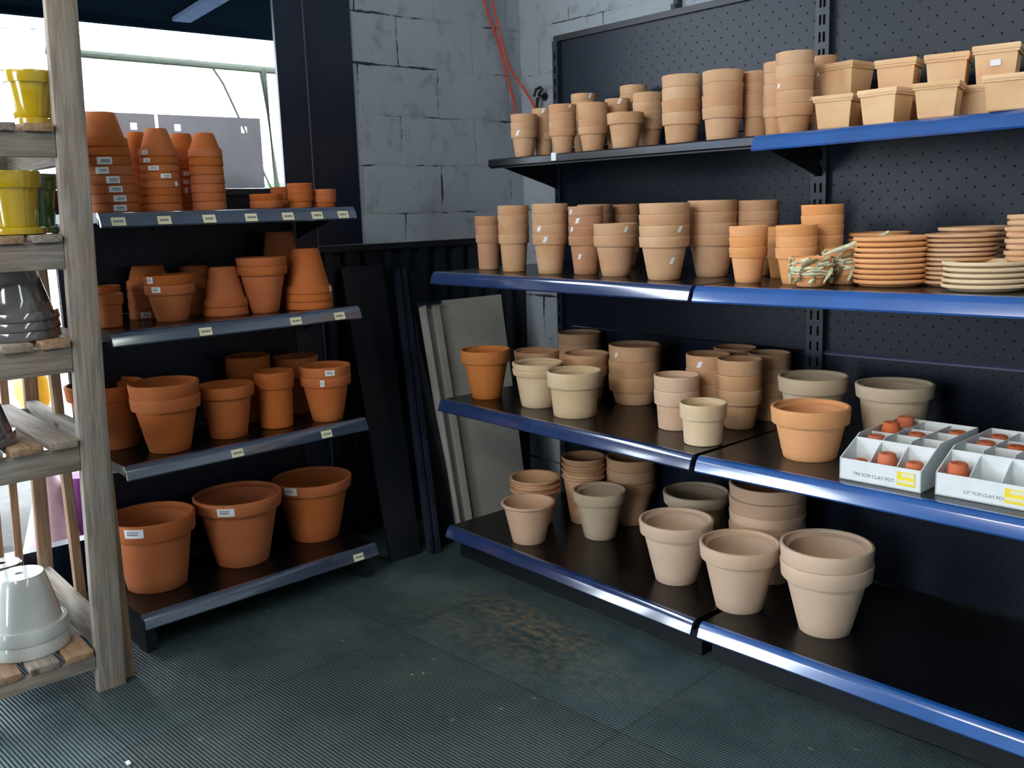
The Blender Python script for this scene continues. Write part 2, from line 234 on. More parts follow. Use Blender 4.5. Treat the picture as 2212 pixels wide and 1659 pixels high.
plain('glaze_grey', (92, 88, 88), .10, 0, .5, coat=.9, var=.15)
plain('glaze_white', (202, 206, 202), .14, 0, .5, coat=.8, var=.02)
plain('glaze_brown', (70, 56, 52), .15, 0, .5, coat=.7, var=.1)
plain('grey_board', (206, 212, 224), .7, 0, .3, var=.05)
plain('cord_red', (208, 66, 34), .5)
plain('raffia', (206, 208, 176), .8, var=.35, scale=60)
plain('raffia_dark', (120, 118, 84), .8, var=.35, scale=60)
plain('outdoor_pipe', (46, 52, 38), .5, .3, var=.15)
plain('outdoor_ground', (96, 94, 90), .9, 0, .2)
plain('canopy_paint', (8, 16, 24), .9, 0, 0)
plain('canopy_beam', (76, 88, 112), .9, 0, 0)
plain('amber_plastic', (250, 176, 20), .5)
plain('purple_plastic', (110, 18, 110), .5)
plain('pink_plastic', (214, 170, 176), .6)
plain('green_plastic', (90, 200, 90), .6)
plain('dirt_crumb', (200, 150, 80), .9)
plain('ceiling_paint', (190, 196, 202), .8)

def pegboard():
    t = NT('pegboard_steel'); tc = t.n('ShaderNodeTexCoord'); sx = t.n('ShaderNodeSeparateXYZ'); t.l(tc.outputs['Object'], sx.inputs[0])
    rows = t.math('DIVIDE', sx.outputs[2], .0254); ri = t.math('FLOOR', rows); rf = t.math('SUBTRACT', t.math('FRACT', rows), .5)
    par = t.math('MULTIPLY', t.math('FLOORED_MODULO', ri, 2.0), .5)
    cf = t.math('SUBTRACT', t.math('FRACT', t.math('ADD', t.math('DIVIDE', sx.outputs[0], .0508), par)), .5)
    dx = t.math('MULTIPLY', cf, .0508); dz = t.math('MULTIPLY', rf, .0254)
    d = t.math('SQRT', t.math('ADD', t.math('MULTIPLY', dx, dx), t.math('MULTIPLY', dz, dz)))
    hole = t.math('LESS_THAN', d, .0030)
    nz = t.n('ShaderNodeTexNoise', i_Scale=3.0, i_Detail=3.0); t.l(tc.outputs['Object'], nz.inputs['Vector'])
    c = t.mix(nz.outputs[0], lin((12, 20, 33)), lin((18, 28, 44)))
    t.l(t.mix(hole, c, lin((4, 5, 7))), t.b.inputs['Base Color'])
    t.l(t.math('MULTIPLY_ADD', hole, .5, .36), t.b.inputs['Roughness'])
    t.b.inputs['Specular IOR Level'].default_value = .32
    t.bump(t.math('SUBTRACT', 1.0, t.math('LESS_THAN', d, .0055)), .002)
    M['pegboard'] = t.m
pegboard()

def perforated(name, rgb, rad=.0022):
    t = NT(name); tc = t.n('ShaderNodeTexCoord'); sx = t.n('ShaderNodeSeparateXYZ'); t.l(tc.outputs['Object'], sx.inputs[0])
    a = t.math('SUBTRACT', t.math('FRACT', t.math('DIVIDE', sx.outputs[0], .0254)), .5); b = t.math('SUBTRACT', t.math('FRACT', t.math('DIVIDE', sx.outputs[1], .0254)), .5)
    d = t.math('MULTIPLY', t.math('SQRT', t.math('ADD', t.math('MULTIPLY', a, a), t.math('MULTIPLY', b, b))), .0254)
    hole = t.math('LESS_THAN', d, rad)
    t.l(t.mix(hole, lin(rgb), lin((4, 4, 5))), t.b.inputs['Base Color']); t.b.inputs['Roughness'].default_value = .30
    M[name] = t.m
perforated('shelf_perforated', (34, 34, 36))

def wood(name, c1, c2, c3):
    t = NT(name); tc = t.n('ShaderNodeTexCoord'); mp = t.n('ShaderNodeMapping'); mp.inputs['Scale'].default_value = (1, 1, .07)
    g = t.n('ShaderNodeAttribute', attribute_name='grain', attribute_type='GEOMETRY')
    t.l(g.outputs['Vector'], mp.inputs[0])
    n1 = t.n('ShaderNodeTexNoise', i_Scale=90.0, i_Detail=6.0, i_Distortion=.6); t.l(mp.outputs[0], n1.inputs['Vector'])
    n2 = t.n('ShaderNodeTexNoise', i_Scale=6.0, i_Detail=3.0); t.l(g.outputs['Vector'], n2.inputs['Vector'])
    mp2 = t.n('ShaderNodeMapping'); mp2.inputs['Scale'].default_value = (1, 1, .35); t.l(g.outputs['Vector'], mp2.inputs[0])
    vo = t.n('ShaderNodeTexVoronoi', i_Scale=7.0, i_Randomness=1.0); t.l(mp2.outputs[0], vo.inputs['Vector'])
    knot = t.ramp(vo.outputs['Distance'], [(.03, 1.0), (.11, 0.0)])
    c = t.mix(t.ramp(n1.outputs[0], [(.35, 0.0), (.66, 1.0)]), lin(c2), lin(c1))
    c = t.mix(t.ramp(n2.outputs[0], [(.4, 0.0), (.75, .55)]), c, lin(c3))
    c = t.mix(t.math('MULTIPLY', knot, .85), c, lin((52, 38, 28)))
    t.l(c, t.b.inputs['Base Color']); t.b.inputs['Roughness'].default_value = .8; t.b.inputs['Specular IOR Level'].default_value = .25
    t.bump(n1.outputs[0], .0012); M[name] = t.m
wood('pallet_wood', (156, 150, 142), (118, 110, 102), (150, 128, 100))
wood('pallet_wood_warm', (168, 142, 116), (130, 104, 82), (158, 120, 86))

def block_wall():
    t = NT('painted_block'); tc = t.n('ShaderNodeTexCoord'); sx = t.n('ShaderNodeSeparateXYZ'); t.l(tc.outputs['Object'], sx.inputs[0])
    u = t.math('ADD', t.math('ADD', sx.outputs[0], sx.outputs[1]), 8.294); v = t.math('ADD', sx.outputs[2], .043+.8)
    wb = t.n('ShaderNodeTexNoise', i_Scale=9.0, i_Detail=3.0); t.l(tc.outputs['Object'], wb.inputs['Vector'])
    wob = t.math('MULTIPLY_ADD', wb.outputs[0], .014, -.007)
    u = t.math('ADD', u, wob); v = t.math('ADD', v, wob)
    vr = t.math('DIVIDE', v, .2); row = t.math('FLOOR', vr); vf = t.math('FRACT', vr)
    par = t.math('MULTIPLY', t.math('FLOORED_MODULO', row, 2.0), .5)
    uf = t.math('FRACT', t.math('ADD', t.math('DIVIDE', u, .4), par))
    dv = t.math('MULTIPLY', t.math('MINIMUM', vf, t.math('SUBTRACT', 1.0, vf)), .2)
    du = t.math('MULTIPLY', t.math('MINIMUM', uf, t.math('SUBTRACT', 1.0, uf)), .4)
    d = t.math('MINIMUM', dv, du)
    cn = t.n('ShaderNodeTexNoise', i_Scale=3.4, i_Detail=7.0, i_Roughness=.72); t.l(tc.outputs['Object'], cn.inputs['Vector'])
    cth = t.math('MULTIPLY', t.math('SUBTRACT', t.ramp(cn.outputs[0], [(.49, 0.0), (.66, 1.0)]), 0.0), .0075)
    crack = t.math('LESS_THAN', d, cth)
    soft = t.ramp(t.math('DIVIDE', d, .012), [(0.0, 1.0), (1.0, 0.0)])
    n3 = t.n('ShaderNodeTexNoise', i_Scale=2.3, i_Detail=4.0); t.l(tc.outputs['Object'], n3.inputs['Vector'])
    n4 = t.n('ShaderNodeTexNoise', i_Scale=14.0, i_Detail=4.0); t.l(tc.outputs['Object'], n4.inputs['Vector'])
    c = t.mix(n3.outputs[0], lin((138, 148, 158)), lin((172, 182, 188)))
    c = t.mix(t.ramp(n4.outputs[0], [(.56, 0.0), (.8, .6)]), c, lin((92, 98, 108)))
    c = t.mix(t.math('MULTIPLY', soft, .07), c, lin((84, 92, 102)))
    c = t.mix(crack, c, lin((44, 50, 58)))
    t.l(c, t.b.inputs['Base Color']); t.b.inputs['Roughness'].default_value = .62
    n5 = t.n('ShaderNodeTexNoise', i_Scale=110.0, i_Detail=3.0); t.l(tc.outputs['Object'], n5.inputs['Vector'])
    h = t.math('SUBTRACT', t.math('MULTIPLY', n5.outputs[0], .25), t.math('ADD', t.math('MULTIPLY', soft, .35), crack))
    t.bump(h, .004); M['block'] = t.m
block_wall()

def floor_mat():
    t = NT('ribbed_mat'); tc = t.n('ShaderNodeTexCoord'); mp = t.n('ShaderNodeMapping'); mp.inputs['Rotation'].default_value = (0, 0, -math.radians(4.5)); t.l(tc.outputs['Object'], mp.inputs[0])
    sx = t.n('ShaderNodeSeparateXYZ'); t.l(mp.outputs[0], sx.inputs[0])
    wn = t.n('ShaderNodeTexNoise', i_Scale=2.0, i_Detail=2.0); t.l(tc.outputs['Object'], wn.inputs['Vector'])
    yy = t.math('MULTIPLY_ADD', wn.outputs[0], .012, sx.outputs[1])
    rib = t.math('MULTIPLY_ADD', t.math('SINE', t.math('MULTIPLY', yy, 2*PI/.0102)), .5, .5)
    # mat tiles of slightly different tone with seams
    tx = t.math('DIVIDE', sx.outputs[0], .915); ty = t.math('DIVIDE', t.math('ADD', sx.outputs[1], .28), .915)
    cb = t.n('ShaderNodeCombineXYZ'); t.l(t.math('FLOOR', tx), cb.inputs[0]); t.l(t.math('FLOOR', ty), cb.inputs[1])
    wnz = t.n('ShaderNodeTexWhiteNoise', noise_dimensions='3D'); t.l(cb.outputs[0], wnz.inputs['Vector'])
    fx = t.math('FRACT', tx); fy = t.math('FRACT', ty)
    sd = t.math('MINIMUM', t.math('MINIMUM', fx, t.math('SUBTRACT', 1.0, fx)), t.math('MINIMUM', fy, t.math('SUBTRACT', 1.0, fy)))
    seam = t.math('LESS_THAN', sd, .0028)
    n1 = t.n('ShaderNodeTexNoise', i_Scale=3.0, i_Detail=6.0, i_Roughness=.62); t.l(tc.outputs['Object'], n1.inputs['Vector'])
    n2 = t.n('ShaderNodeTexNoise', i_Scale=34.0, i_Detail=5.0); t.l(tc.outputs['Object'], n2.inputs['Vector'])
    c = t.mix(t.ramp(n1.outputs[0], [(.35, 0.0), (.7, 1.0)]), lin((44, 66, 70)), lin((76, 96, 98)))
    c = t.mix(t.math('MULTIPLY', wnz.outputs[0], .5), c, lin((66, 66, 60)))
    # dusty dirt patch near the shelving corner
    def spot(cx, cy, rx, ry, rot):
        a = t.n('ShaderNodeMapping', vector_type='TEXTURE'); a.inputs['Location'].default_value = (cx, cy, 0); a.inputs['Rotation'].default_value = (0, 0, rot); a.inputs['Scale'].default_value = (rx, ry, 1)
        t.l(tc.outputs['Object'], a.inputs[0]); le = t.n('ShaderNodeVectorMath', operation='LENGTH'); t.l(a.outputs[0], le.inputs[0])
        return t.ramp(le.outputs['Value'], [(.25, 1.0), (1.0, 0.0)])
    sp = t.math('MAXIMUM', spot(1.25, -.78, .52, .16, -.05), t.math('MULTIPLY', spot(1.30, -.92, .7, .20, .1), .55))
    sp = t.math('MULTIPLY', sp, t.ramp(n2.outputs[0], [(.42, 0.0), (.62, 1.0)]))
    c = t.mix(t.math('MULTIPLY', sp, .75), c, lin((140, 124, 92)))
    sp2 = t.math('MULTIPLY', spot(.75, -.80, .35, .22, .3), t.ramp(n1.outputs[0], [(.45, 0.0), (.6, 1.0)]))
    c = t.mix(t.math('MULTIPLY', sp2, .5), c, lin((96, 116, 114)))
    # scattered crumbs and specks
    vo = t.n('ShaderNodeTexVoronoi', i_Scale=15.0); t.l(tc.outputs['Object'], vo.inputs['Vector'])
    vw = t.n('ShaderNodeTexWhiteNoise', noise_dimensions='3D'); t.l(vo.outputs['Position'], vw.inputs['Vector'])
    speck = t.math('MULTIPLY', t.math('LESS_THAN', vo.outputs['Distance'], .10), t.math('GREATER_THAN', vw.outputs[0], .62))
    c = t.mix(t.math('MULTIPLY', speck, .5), c, lin((150, 140, 118)))
    c = t.mix(t.math('MULTIPLY', seam, .6), c, lin((14, 20, 22)))
    c = t.mix(t.math('MULTIPLY', t.math('SUBTRACT', 1.0, rib), .26), c, lin((18, 28, 32)))
    t.l(c, t.b.inputs['Base Color']); t.b.inputs['Roughness'].default_value = .55; t.b.inputs['Specular IOR Level'].default_value = .45
    t.bump(t.math('ADD', rib, t.math('MULTIPLY', n2.outputs[0], .4)), .0018); M['floor'] = t.m
floor_mat()

def film():
    t = NT('clear_film'); t.b.inputs['Base Color'].default_value = (.50, .62, .82, 1); t.b.inputs['Roughness'].default_value = .30
    t.b.inputs['Transmission Weight'].default_value = 1.0; t.b.inputs['IOR'].default_value = 1.15; M['film'] = t.m
film()

# ------------------------------------------------------------ mesh building
class MB:
    def __init__(s): s.v = []; s.f = []; s.mi = []; s.g = []
    def add(s, vs, fs, mi=0, g=None):
        o = len(s.v); s.v += [Vector(v) for v in vs]; s.f += [[o+i for i in f] for f in fs]; s.mi += [mi]*len(fs)
        s.g += (g if g else [tuple(v) for v in vs])
        return s
    def box(s, x0, x1, y0, y1, z0, z1, mi=0, mat=None, bev=0, grain=None):
        vs = [Vector((x, y, z)) for x in (x0, x1) for y in (y0, y1) for z in (z0, z1)]
        fs = [(0, 1, 3, 2), (4, 6, 7, 5), (0, 4, 5, 1), (2, 3, 7, 6), (0, 2, 6, 4), (1, 5, 7, 3)]
        if bev:
            bm = bmesh.new(); bv = [bm.verts.new(v) for v in vs]
            for f in fs: bm.faces.new([bv[i] for i in f])
            bmesh.ops.bevel(bm, geom=bm.edges[:], offset=bev, segments=2, affect='EDGES', profile=.5)
            bm.verts.index_update(); vs = [v.co.copy() for v in bm.verts]; fs = [[v.index for v in f.verts] for f in bm.faces]; bm.free()
        g = None
        if grain is not None:
            k = random.random()*9
            perm = {'x': lambda v: (v.y+k, v.z+k*2, v.x), 'y': lambda v: (v.x+k, v.z+k*2, v.y), 'z': lambda v: (v.x+k, v.y+k*2, v.z)}[grain]
            g = [perm(v) for v in vs]
        if mat is not None: vs = [mat @ v for v in vs]
        return s.add(vs, fs, mi, g)
    def prism(s, pts, axis, a, b, mi=0):
        # pts: outline in the plane across 'axis', swept from a to b
        n = len(pts)
        def P(p, t):
            return {'x': (t, p[0], p[1]), 'y': (p[0], t, p[1]), 'z': (p[0], p[1], t)}[axis]
        vs = [P(p, a) for p in pts]+[P(p, b) for p in pts]
        fs = [tuple(range(n)), tuple(range(2*n-1, n-1, -1))]+[(i, i+n, (i+1) % n+n, (i+1) % n) for i in range(n)]
        return s.add(vs, fs, mi)
    def lathe(s, prof, seg=36, mi=0, center=(0, 0, 0), closed=False):
        n = len(prof); vs = []
        for k in range(seg):
            a = 2*PI*k/seg; c, sn = math.cos(a), math.sin(a)
            vs += [(center[0]+r*c, center[1]+r*sn, center[2]+z) for r, z in prof]
        fs = []
        m_ = n if closed else n-1
        for k in range(seg):
            k2 = (k+1) % seg
            for i in range(m_):
                j = (i+1) % n; fs.append((k*n+i, k2*n+i, k2*n+j, k*n+j))
        return s.add(vs, fs, mi)
    def tube(s, pts, r, seg=8, mi=0):
        pts = [Vector(p) for p in pts]; vs = []; n = len(pts)
        rr = r if isinstance(r, (list, tuple)) else [r]*n
        ref = Vector((0, 0, 1))
        for i, p in enumerate(pts):
            t = (pts[min(i+1, n-1)]-pts[max(i-1, 0)]).normalized()
            a = t.cross(ref); a = a.normalized() if a.length > 1e-3 else t.cross(Vector((1, 0, 0))).normalized()
            b = t.cross(a)
            vs += [p+(a*math.cos(2*PI*k/seg)+b*math.sin(2*PI*k/seg))*rr[i] for k in range(seg)]
        fs = [(i*seg+k, i*seg+(k+1) % seg, (i+1)*seg+(k+1) % seg, (i+1)*seg+k) for i in range(n-1) for k in range(seg)]
        fs += [tuple(range(seg-1, -1, -1)), tuple((n-1)*seg+k for k in range(seg))]
        return s.add(vs, fs, mi)
    def mesh(s, name, mats, smooth=35, grain=False):
        me = bpy.data.meshes.new(name); me.from_pydata([tuple(v) for v in s.v], [], s.f)
        for mm in mats: me.materials.append(M[mm])
        for p, i in zip(me.polygons, s.mi): p.material_index = i
        if grain:
            at = me.attributes.new('grain', 'FLOAT_VECTOR', 'POINT')
            for i, g in enumerate(s.g): at.data[i].vector = g
        bm = bmesh.new(); bm.from_mesh(me); bmesh.ops.recalc_face_normals(bm, faces=bm.faces[:]); bm.to_mesh(me); bm.free()
        if smooth:
            for p in me.polygons: p.use_smooth = True
            me.set_sharp_from_angle(angle=math.radians(smooth))
        return me
    def build(s, name, mats, parent=None, smooth=35, grain=False, loc=None, rot=None):
        if isinstance(mats, str): mats = [mats]
        o = bpy.data.objects.new(name, s.mesh(name, mats, smooth, grain)); col.objects.link(o)
        if parent: o.parent = parent
        if loc: o.location = loc
        if rot: o.rotation_euler = rot
        return o
def link(name, me, parent=None, loc=None):
    o = bpy.data.objects.new(name, me); col.objects.link(o)
    if parent: o.parent = parent
    if loc: o.location = loc
    return o
LABELS = {}
def tag(o, label, cat, group=None, kind=None):
    o['label'] = label; o['category'] = cat
    if group: o['group'] = group
    if kind: o['kind'] = kind
    n = len(label.split())
    if not 4 <= n <= 16: print('BADLABEL', n, label)
    if label in LABELS: print('DUPLICATE LABEL', label)
    LABELS[label] = 1
    return o
def thing(name, label, cat, loc=(0, 0, 0), rot=(0, 0, 0), group=None):
    o = bpy.data.objects.new(name, None); o.empty_display_size = .05; col.objects.link(o)
    o.location = loc; o.rotation_euler = rot
    return tag(o, label, cat, group)
def struct(name, mb, mats, **kw):
    o = mb.build(name, mats, **kw); o['kind'] = 'structure'; return o

# ------------------------------------------------------------ the setting
WX = .10      # face of the left wall
WY = .285     # face of the back wall
struct('floor', MB().box(-.40, 7.2, -7.2, WY+.2, -.12, 0), 'floor', smooth=0)
struct('ceiling', MB().box(-.40, 7.2, -7.2, WY+.2, 3.15, 3.3), 'ceiling_paint', smooth=0)
struct('wall_back', MB().box(-.25, 7.2, WY, WY+.2, 0, 3.15), 'block', smooth=0)
struct('wall_left', MB().box(WX-.2, WX, -.62, WY, 1.235, 3.15), 'block', smooth=0)
# corrugated steel wainscot below the block work
wc = MB(); pts = [(WX-.2, -.90), (WX-.2, WY)]
y = WY; prof = []
while y > -.90:
    prof += [(WX-.002, y), (WX-.002, y-.035), (WX-.030, y-.045), (WX-.030, y-.085)]; y -= .095
prof = [p for p in prof if p[1] > -.895]
out = [(WX-.05, WY)]+prof+[(WX-.03, -.895), (WX-.05, -.895)]
wc.prism(out, 'z', 0, 1.215)
struct('wall_left_wainscot', wc, 'wainscot_steel', smooth=0)
struct('trim_1', MB().box(WX-.05, WX+.012, -.90, WY-.002, 1.213, 1.238), 'black_steel', smooth=0)
struct('trim_2', MB().box(WX-.03, WX+.006, -.900, -.618, 1.240, 3.15), 'jamb_navy', smooth=0)
# storefront window left of the jamb: frame, sill and end jamb
struct('window_1', MB().box(-.17, -.11, -5.6, -.60, 0, .20).box(-.17, -.11, -5.6, -.60, 2.72, 2.84).box(-.17, -.11, -.70, -.60, .2, 2.72)
       .box(-.17, -.11, -3.55, -3.47, .2, 2.72).box(-.17, -.11, -5.6, -5.52, .2, 2.72), 'jamb_navy', smooth=0)
struct('wall_left_header', MB().box(-.25, WX, -7.2, -.905, 2.84, 3.15), 'block', smooth=0)
struct('wall_left_far', MB().box(-.25, WX, -7.2, -5.6, 0, 2.84), 'block', smooth=0)
struct('wall_front', MB().box(-.25, 2.2, -7.2, -7.0, 0, 3.15).box(3.6, 7.2, -7.2, -7.0, 0, 3.15).box(2.2, 3.6, -7.2, -7.0, 2.3, 3.15), 'block', smooth=0)
struct('wall_right', MB().box(7.0, 7.2, -7.0, WY, 0, 3.15), 'block', smooth=0)
struct('floor_outside', MB().box(-14, -.4, -12, 9, -.14, -.02), 'outdoor_ground', smooth=0)

# ceiling lamp above the aisle
t = thing('ceiling_lamp', 'long white ceiling lamp above the aisle', 'lamp', (5.0, -.55, 3.15))
MB().box(-1.92, 1.92, -.12, .12, -.07, 0, bev=.01).build('housing', 'white_paper', t)

# ------------------------------------------------------------ outside, seen through the window
t = thing('canopy', 'dark green canopy with a white beam outside the window', 'canopy', (-.25, -.9, 2.34))
MB().box(-1.30, 0, -3.4, 1.6, .02, .08).box(-1.34, -1.28, -3.4, 1.6, -.012, .09).build('roof_panel', 'canopy_paint', t)
bq = MB(); a, b = Vector((-1.392, -.675, 2.34)), Vector((-.45, -.77, 2.34)); dd = (b-a).normalized(); nn = Vector((-dd.y, dd.x, 0))*.045
bq.add([a-nn-t.location, a+nn-t.location, b+nn-t.location, b-nn-t.location]+[p-t.location+Vector((0, 0, .02)) for p in (a-nn, a+nn, b+nn, b-nn)], [(0, 1, 2, 3), (7, 6, 5, 4), (0, 4, 5, 1), (1, 5, 6, 2), (2, 6, 7, 3), (3, 7, 4, 0)])
bq.build('beam', 'canopy_beam', t, smooth=0)
t = thing('pipe_frame', 'pale green pipe frame wrapped with string outside the window', 'frame', (-3.0, .6, -.02))
pf = MB().tube([(0, -2.6, 2.455), (0, -1.3, 2.425), (0, .9, 2.405)], .027, 10)
pf.build('top_pipe', 'outdoor_pipe', t)
MB().tube([(0, -.035, 0), (0, .02, 1.5), (0, -.03, 2.42)], .029, 10).build('post', 'outdoor_pipe', t)
MB().tube([(0, -.02-.40, 2.42), (0.02, -.35, 2.30), (0, -.235, 2.06), (.0, 0.0, 1.5)], .010, 8).build('brace', 'outdoor_pipe', t)
sp = []
for i in range(160):
    u = i/159; yy = -2.4+u*3.1; zz = 2.455+(-.030 if yy > -1.3 else (yy+2.6)/1.3*-.03)-(.02*(yy+1.3)/2.2 if yy > -1.3 else 0)
    sp.append((.024*math.cos(u*44), yy, zz+.024*math.sin(u*44)))
MB().tube(sp, .004, 5).build('string', 'outdoor_pipe', t)
t = thing('display_box', 'small green and red box seen outside beside the pipe post', 'box', (-3.4, .86, -.02))
MB().box(-.1, .1, -.09, .22, 0, 1.63).build('carton', 'green_plastic', t); MB().box(.101, .106, -.07, .03, 1.50, 1.60).build('printed_patch', 'cord_red', t)
o = MB().box(-.16, .16, -.055, .055, 0, .14, bev=.03).box(-.14, .14, -.05, .05, .13, .30, bev=.04).build('sack', 'amber_plastic', None, loc=(-1.10, -1.645, .42)); tag(o, 'amber plastic sack outside behind the wooden rack', 'sack')
o = MB().box(-.35, .35, -.34, .34, 0, .02).box(-.33, -.29, -.3, -.26, -.44, 0).box(.29, .33, -.3, -.26, -.44, 0).box(-.33, -.29, .26, .3, -.44, 0).box(.29, .33, .26, .3, -.44, 0).build('low_table', 'carton_white', None, loc=(-1.25, -1.62, .40)); tag(o, 'white low table outside under the amber sack', 'table')
o = MB().lathe([(0, 0), (.14, 0), (.02, .42), (0, .43)], 24).build('plastic_cone', 'pink_plastic', None, loc=(-.62, -1.74, -.02)); tag(o, 'pale pink pointed cone outside low behind the rack', 'cone')
o = MB().lathe([(0, 0), (.06, 0), (.065, .30), (.05, .34), (0, .34)], 20).build('bottle', 'purple_plastic', None, loc=(-.60, -1.62, -.02)); tag(o, 'purple plastic bottle outside low behind the rack', 'bottle')

# ------------------------------------------------------------ shelving units
def rail_profile(d, z, h=.040, k=1.0):
    return [(-d+.010, z+.001), (-d, z), (-d-.004*k, z-.002), (-d-.012*k, z-.012), (-d-.0135*k, z-.015), (-d-.0222*k, z-h+.001), (-d-.019*k, z-h-.004), (-d-.010*k, z-h), (-d-.006*k, z-.022), (-d+.010, z-.012)]
def unit(label, loc, rot, width, shelves, panels, uprights, top, group, railmats, shelfmat='shelf_black', tags={}, kick=True, left_rail=True, feet=False, brackets=True, slots=True):
    u = thing('shelving_unit', label, 'shelving', loc, rot, group)
    for ux, uw, uz in uprights:
        mb = MB().box(ux-uw/2, ux+uw/2, -.028 if slots else -.012, .03 if slots else .002, .0, uz)
        zz = .22 if slots else 99
        while zz < uz-.05:
            for sgn in ((-1, 1) if uw > .06 else (0,)):
                mb.box(ux+sgn*.018-.0035, ux+sgn*.018+.0035, -.0290, -.0275, zz, zz+.030, mi=1)
            zz += .0508
        mb.build('upright', ['slotted_steel' if slots else 'jamb_navy', 'slot_dark'], u, smooth=0)
    for (x0, x1, z0, z1) in panels:
        MB().box(x0, x1, -.006, .008, z0, z1).build('back_panel', 'pegboard', u, smooth=0)
    MB().box(0, width, -.02, .03, top, top+.022).build('top_rail', 'black_steel', u)
    for k, (z, d) in enumerate(shelves):
        base = (k == 3)
        s = MB()
        s.box(.004, width-.004, -d+.004, -.028, z-.004, z)
        s.box(.004, width-.004, -d+.004, -d+.010, z-.035, z-.004)
        s.box(.004, .008, -d+.010, -.03, z-.030, z-.004).box(width-.008, width-.004, -d+.010, -.03, z-.030, z-.004)
        sh = s.build('shelf', shelfmat[k], u, smooth=0)
        rm = railmats[k]
        if rm == 'rail_black':
            MB().prism([(-d+.006, z+.001), (-d, z), (-d-.004, z-.004), (-d-.004, z-.026), (-d+.004, z-.030)], 'x', .002, width-.002).build('front_lip', rm, sh, smooth=25)
        else:
            MB().prism(rail_profile(d, z), 'x', .003, width-.003).build('price_rail', rm, sh, smooth=30)
        if not base and brackets:
            for bx in (.010, width-.014):
                b = MB().prism([(-.028, z-.006), (-d+.06, z-.006), (-d+.06, z-.030), (-.09, z-.095), (-.028, z-.115)], 'x', bx, bx+.004)
                b.build('bracket', 'black_steel', sh, smooth=0)
        for (tx, tw) in tags.get(k, []):
            y0, z0, y1, z1 = -d-.0136, z-.0145, -d-.0222, z-.0388
            tb = MB()
            def Q(a, q, e=0): return (a, y0+(y1-y0)*q-e, z0+(z1-z0)*q+e*.3)
            tb.add([Q(tx-tw/2, 0), Q(tx+tw/2, 0), Q(tx+tw/2, 1), Q(tx-tw/2, 1), Q(tx-tw/2, 0, .0012), Q(tx+tw/2, 0, .0012), Q(tx+tw/2, 1, .0012), Q(tx-tw/2, 1, .0012)],
                   [(0, 1, 2, 3), (7, 6, 5, 4), (0, 4, 5, 1), (1, 5, 6, 2), (2, 6, 7, 3), (3, 7, 4, 0)])
            xx = tx-tw*.34
            while xx < tx+tw*.30:
                ww = random.uniform(.003, .006)
                tb.add([Q(xx, .36, .0016), Q(xx+ww, .36, .0016), Q(xx+ww, .62, .0016), Q(xx, .62, .0016)], [(0, 1, 2, 3)], 1); xx += ww+.0018
            tb.build('price_tag', ['tag_cream', 'ink_grey'], sh, smooth=0)
    z, d = shelves[3]
    if kick:
        MB().box(.01, width-.01, -d+.045, -d+.055, 0, z-.034).build('kick_plate', 'black_steel', u, smooth=0)
    for fx in (.03, width-.03):
        MB().box(fx-.018, fx+.018, -d+.06 if kick else -d+.02, -.03, 0, z-.034).build('base_leg', 'black_steel', u, smooth=0)
    return u
HZ, DEP, LX, LZ = GEO['hz'], GEO['dep'], GEO['lx'], GEO['lz']
BACK = .045
shA = [(HZ[k], DEP[k]+BACK) for k in range(4)]
TOPZ = 2.02
panA = [(.02, 1.20, .14, .50), (.02, 1.20, .505, .87), (.02, 1.20, .875, 1.22), (.02, 1.20, 1.225, 1.60), (.02, 1.20, 1.605, TOPZ)]
uA = unit('black shelving unit in the corner, its top shelf without blue edge', (JX-1.22, BACK, 0), (0, 0, 0), 1.22, shA, panA, [(.014, .028, TOPZ), (1.22-.018, .034, TOPZ)], TOPZ, 'black shelving units on the right wall', ['rail_black', 'rail_navy', 'rail_navy', 'rail_navy'], ['shelf_black']*4)
MB().box(.372-.012, .372+.012, -shA[0][1]-.007, -shA[0][1]+.004, HZ[0]-.024, HZ[0]+.004).build('shelf_clip', 'white_paper', [c for c in uA.children if c.name.startswith('shelf')][0])
uB = unit('black shelving unit with bright blue shelf edges at the right', (JX, BACK, 0), (0, -BR, BY), 1.22, shA, panA[:1]+panA[1:], [(.018, .034, TOPZ), (1.206, .028, TOPZ)], TOPZ, 'black shelving units on the right wall', ['rail_blue']*4, ['shelf_black', 'shelf_black', 'shelf_perforated', 'shelf_black'])
MB().prism([(-.006, .870), (-.014, .868), (-.014, .873), (-.006, .880)], 'x', .03, 1.19).build('panel_ledge', 'edge_strip', uB, smooth=0)
# left unit, front faces +x
XB = .125
dvec = Vector((math.sin(LY), -math.cos(LY), 0)); LW = GEO['lw']
lroot = Vector((XB, GEO['lye'], 0))+dvec*LW
shL = [(LZ[k], LX[k]-XB) for k in range(4)]
def ly2x(yw): return (yw-lroot.y)/math.cos(LY)
tagsL = {0: [(ly2x(v), .042) for v in (-1.768, -1.629, -1.484, -1.34, -1.205, -1.092, -.988)], 1: [(ly2x(v), .042) for v in (-1.527, -1.200, -1.024)], 2: [(ly2x(v), .042) for v in (-1.455, -1.110)], 3: [(ly2x(-1.021), .042)]}
uL = unit('black shelving unit of terracotta pots in front of the window', tuple(lroot), (0, 0, PI/2+LY), LW, shL, [(.0, LW-.03, .0, .6195), (.0, LW-.03, .62, 1.0495), (.0, LW-.03, 1.05, 1.445)], [(.02, .04, 1.46), (LW+.024, .123, 2.9)], 1.445, None, ['rail_slate', 'rail_slate', 'rail_slate', 'rail_slate'], ['shelf_black']*4, tags=tagsL, kick=False, slots=False)
MB().box(LW+.084, LW+.089, -.016, -.008, .0, 2.9).build('edge_strip', 'edge_strip', uL, smooth=0)
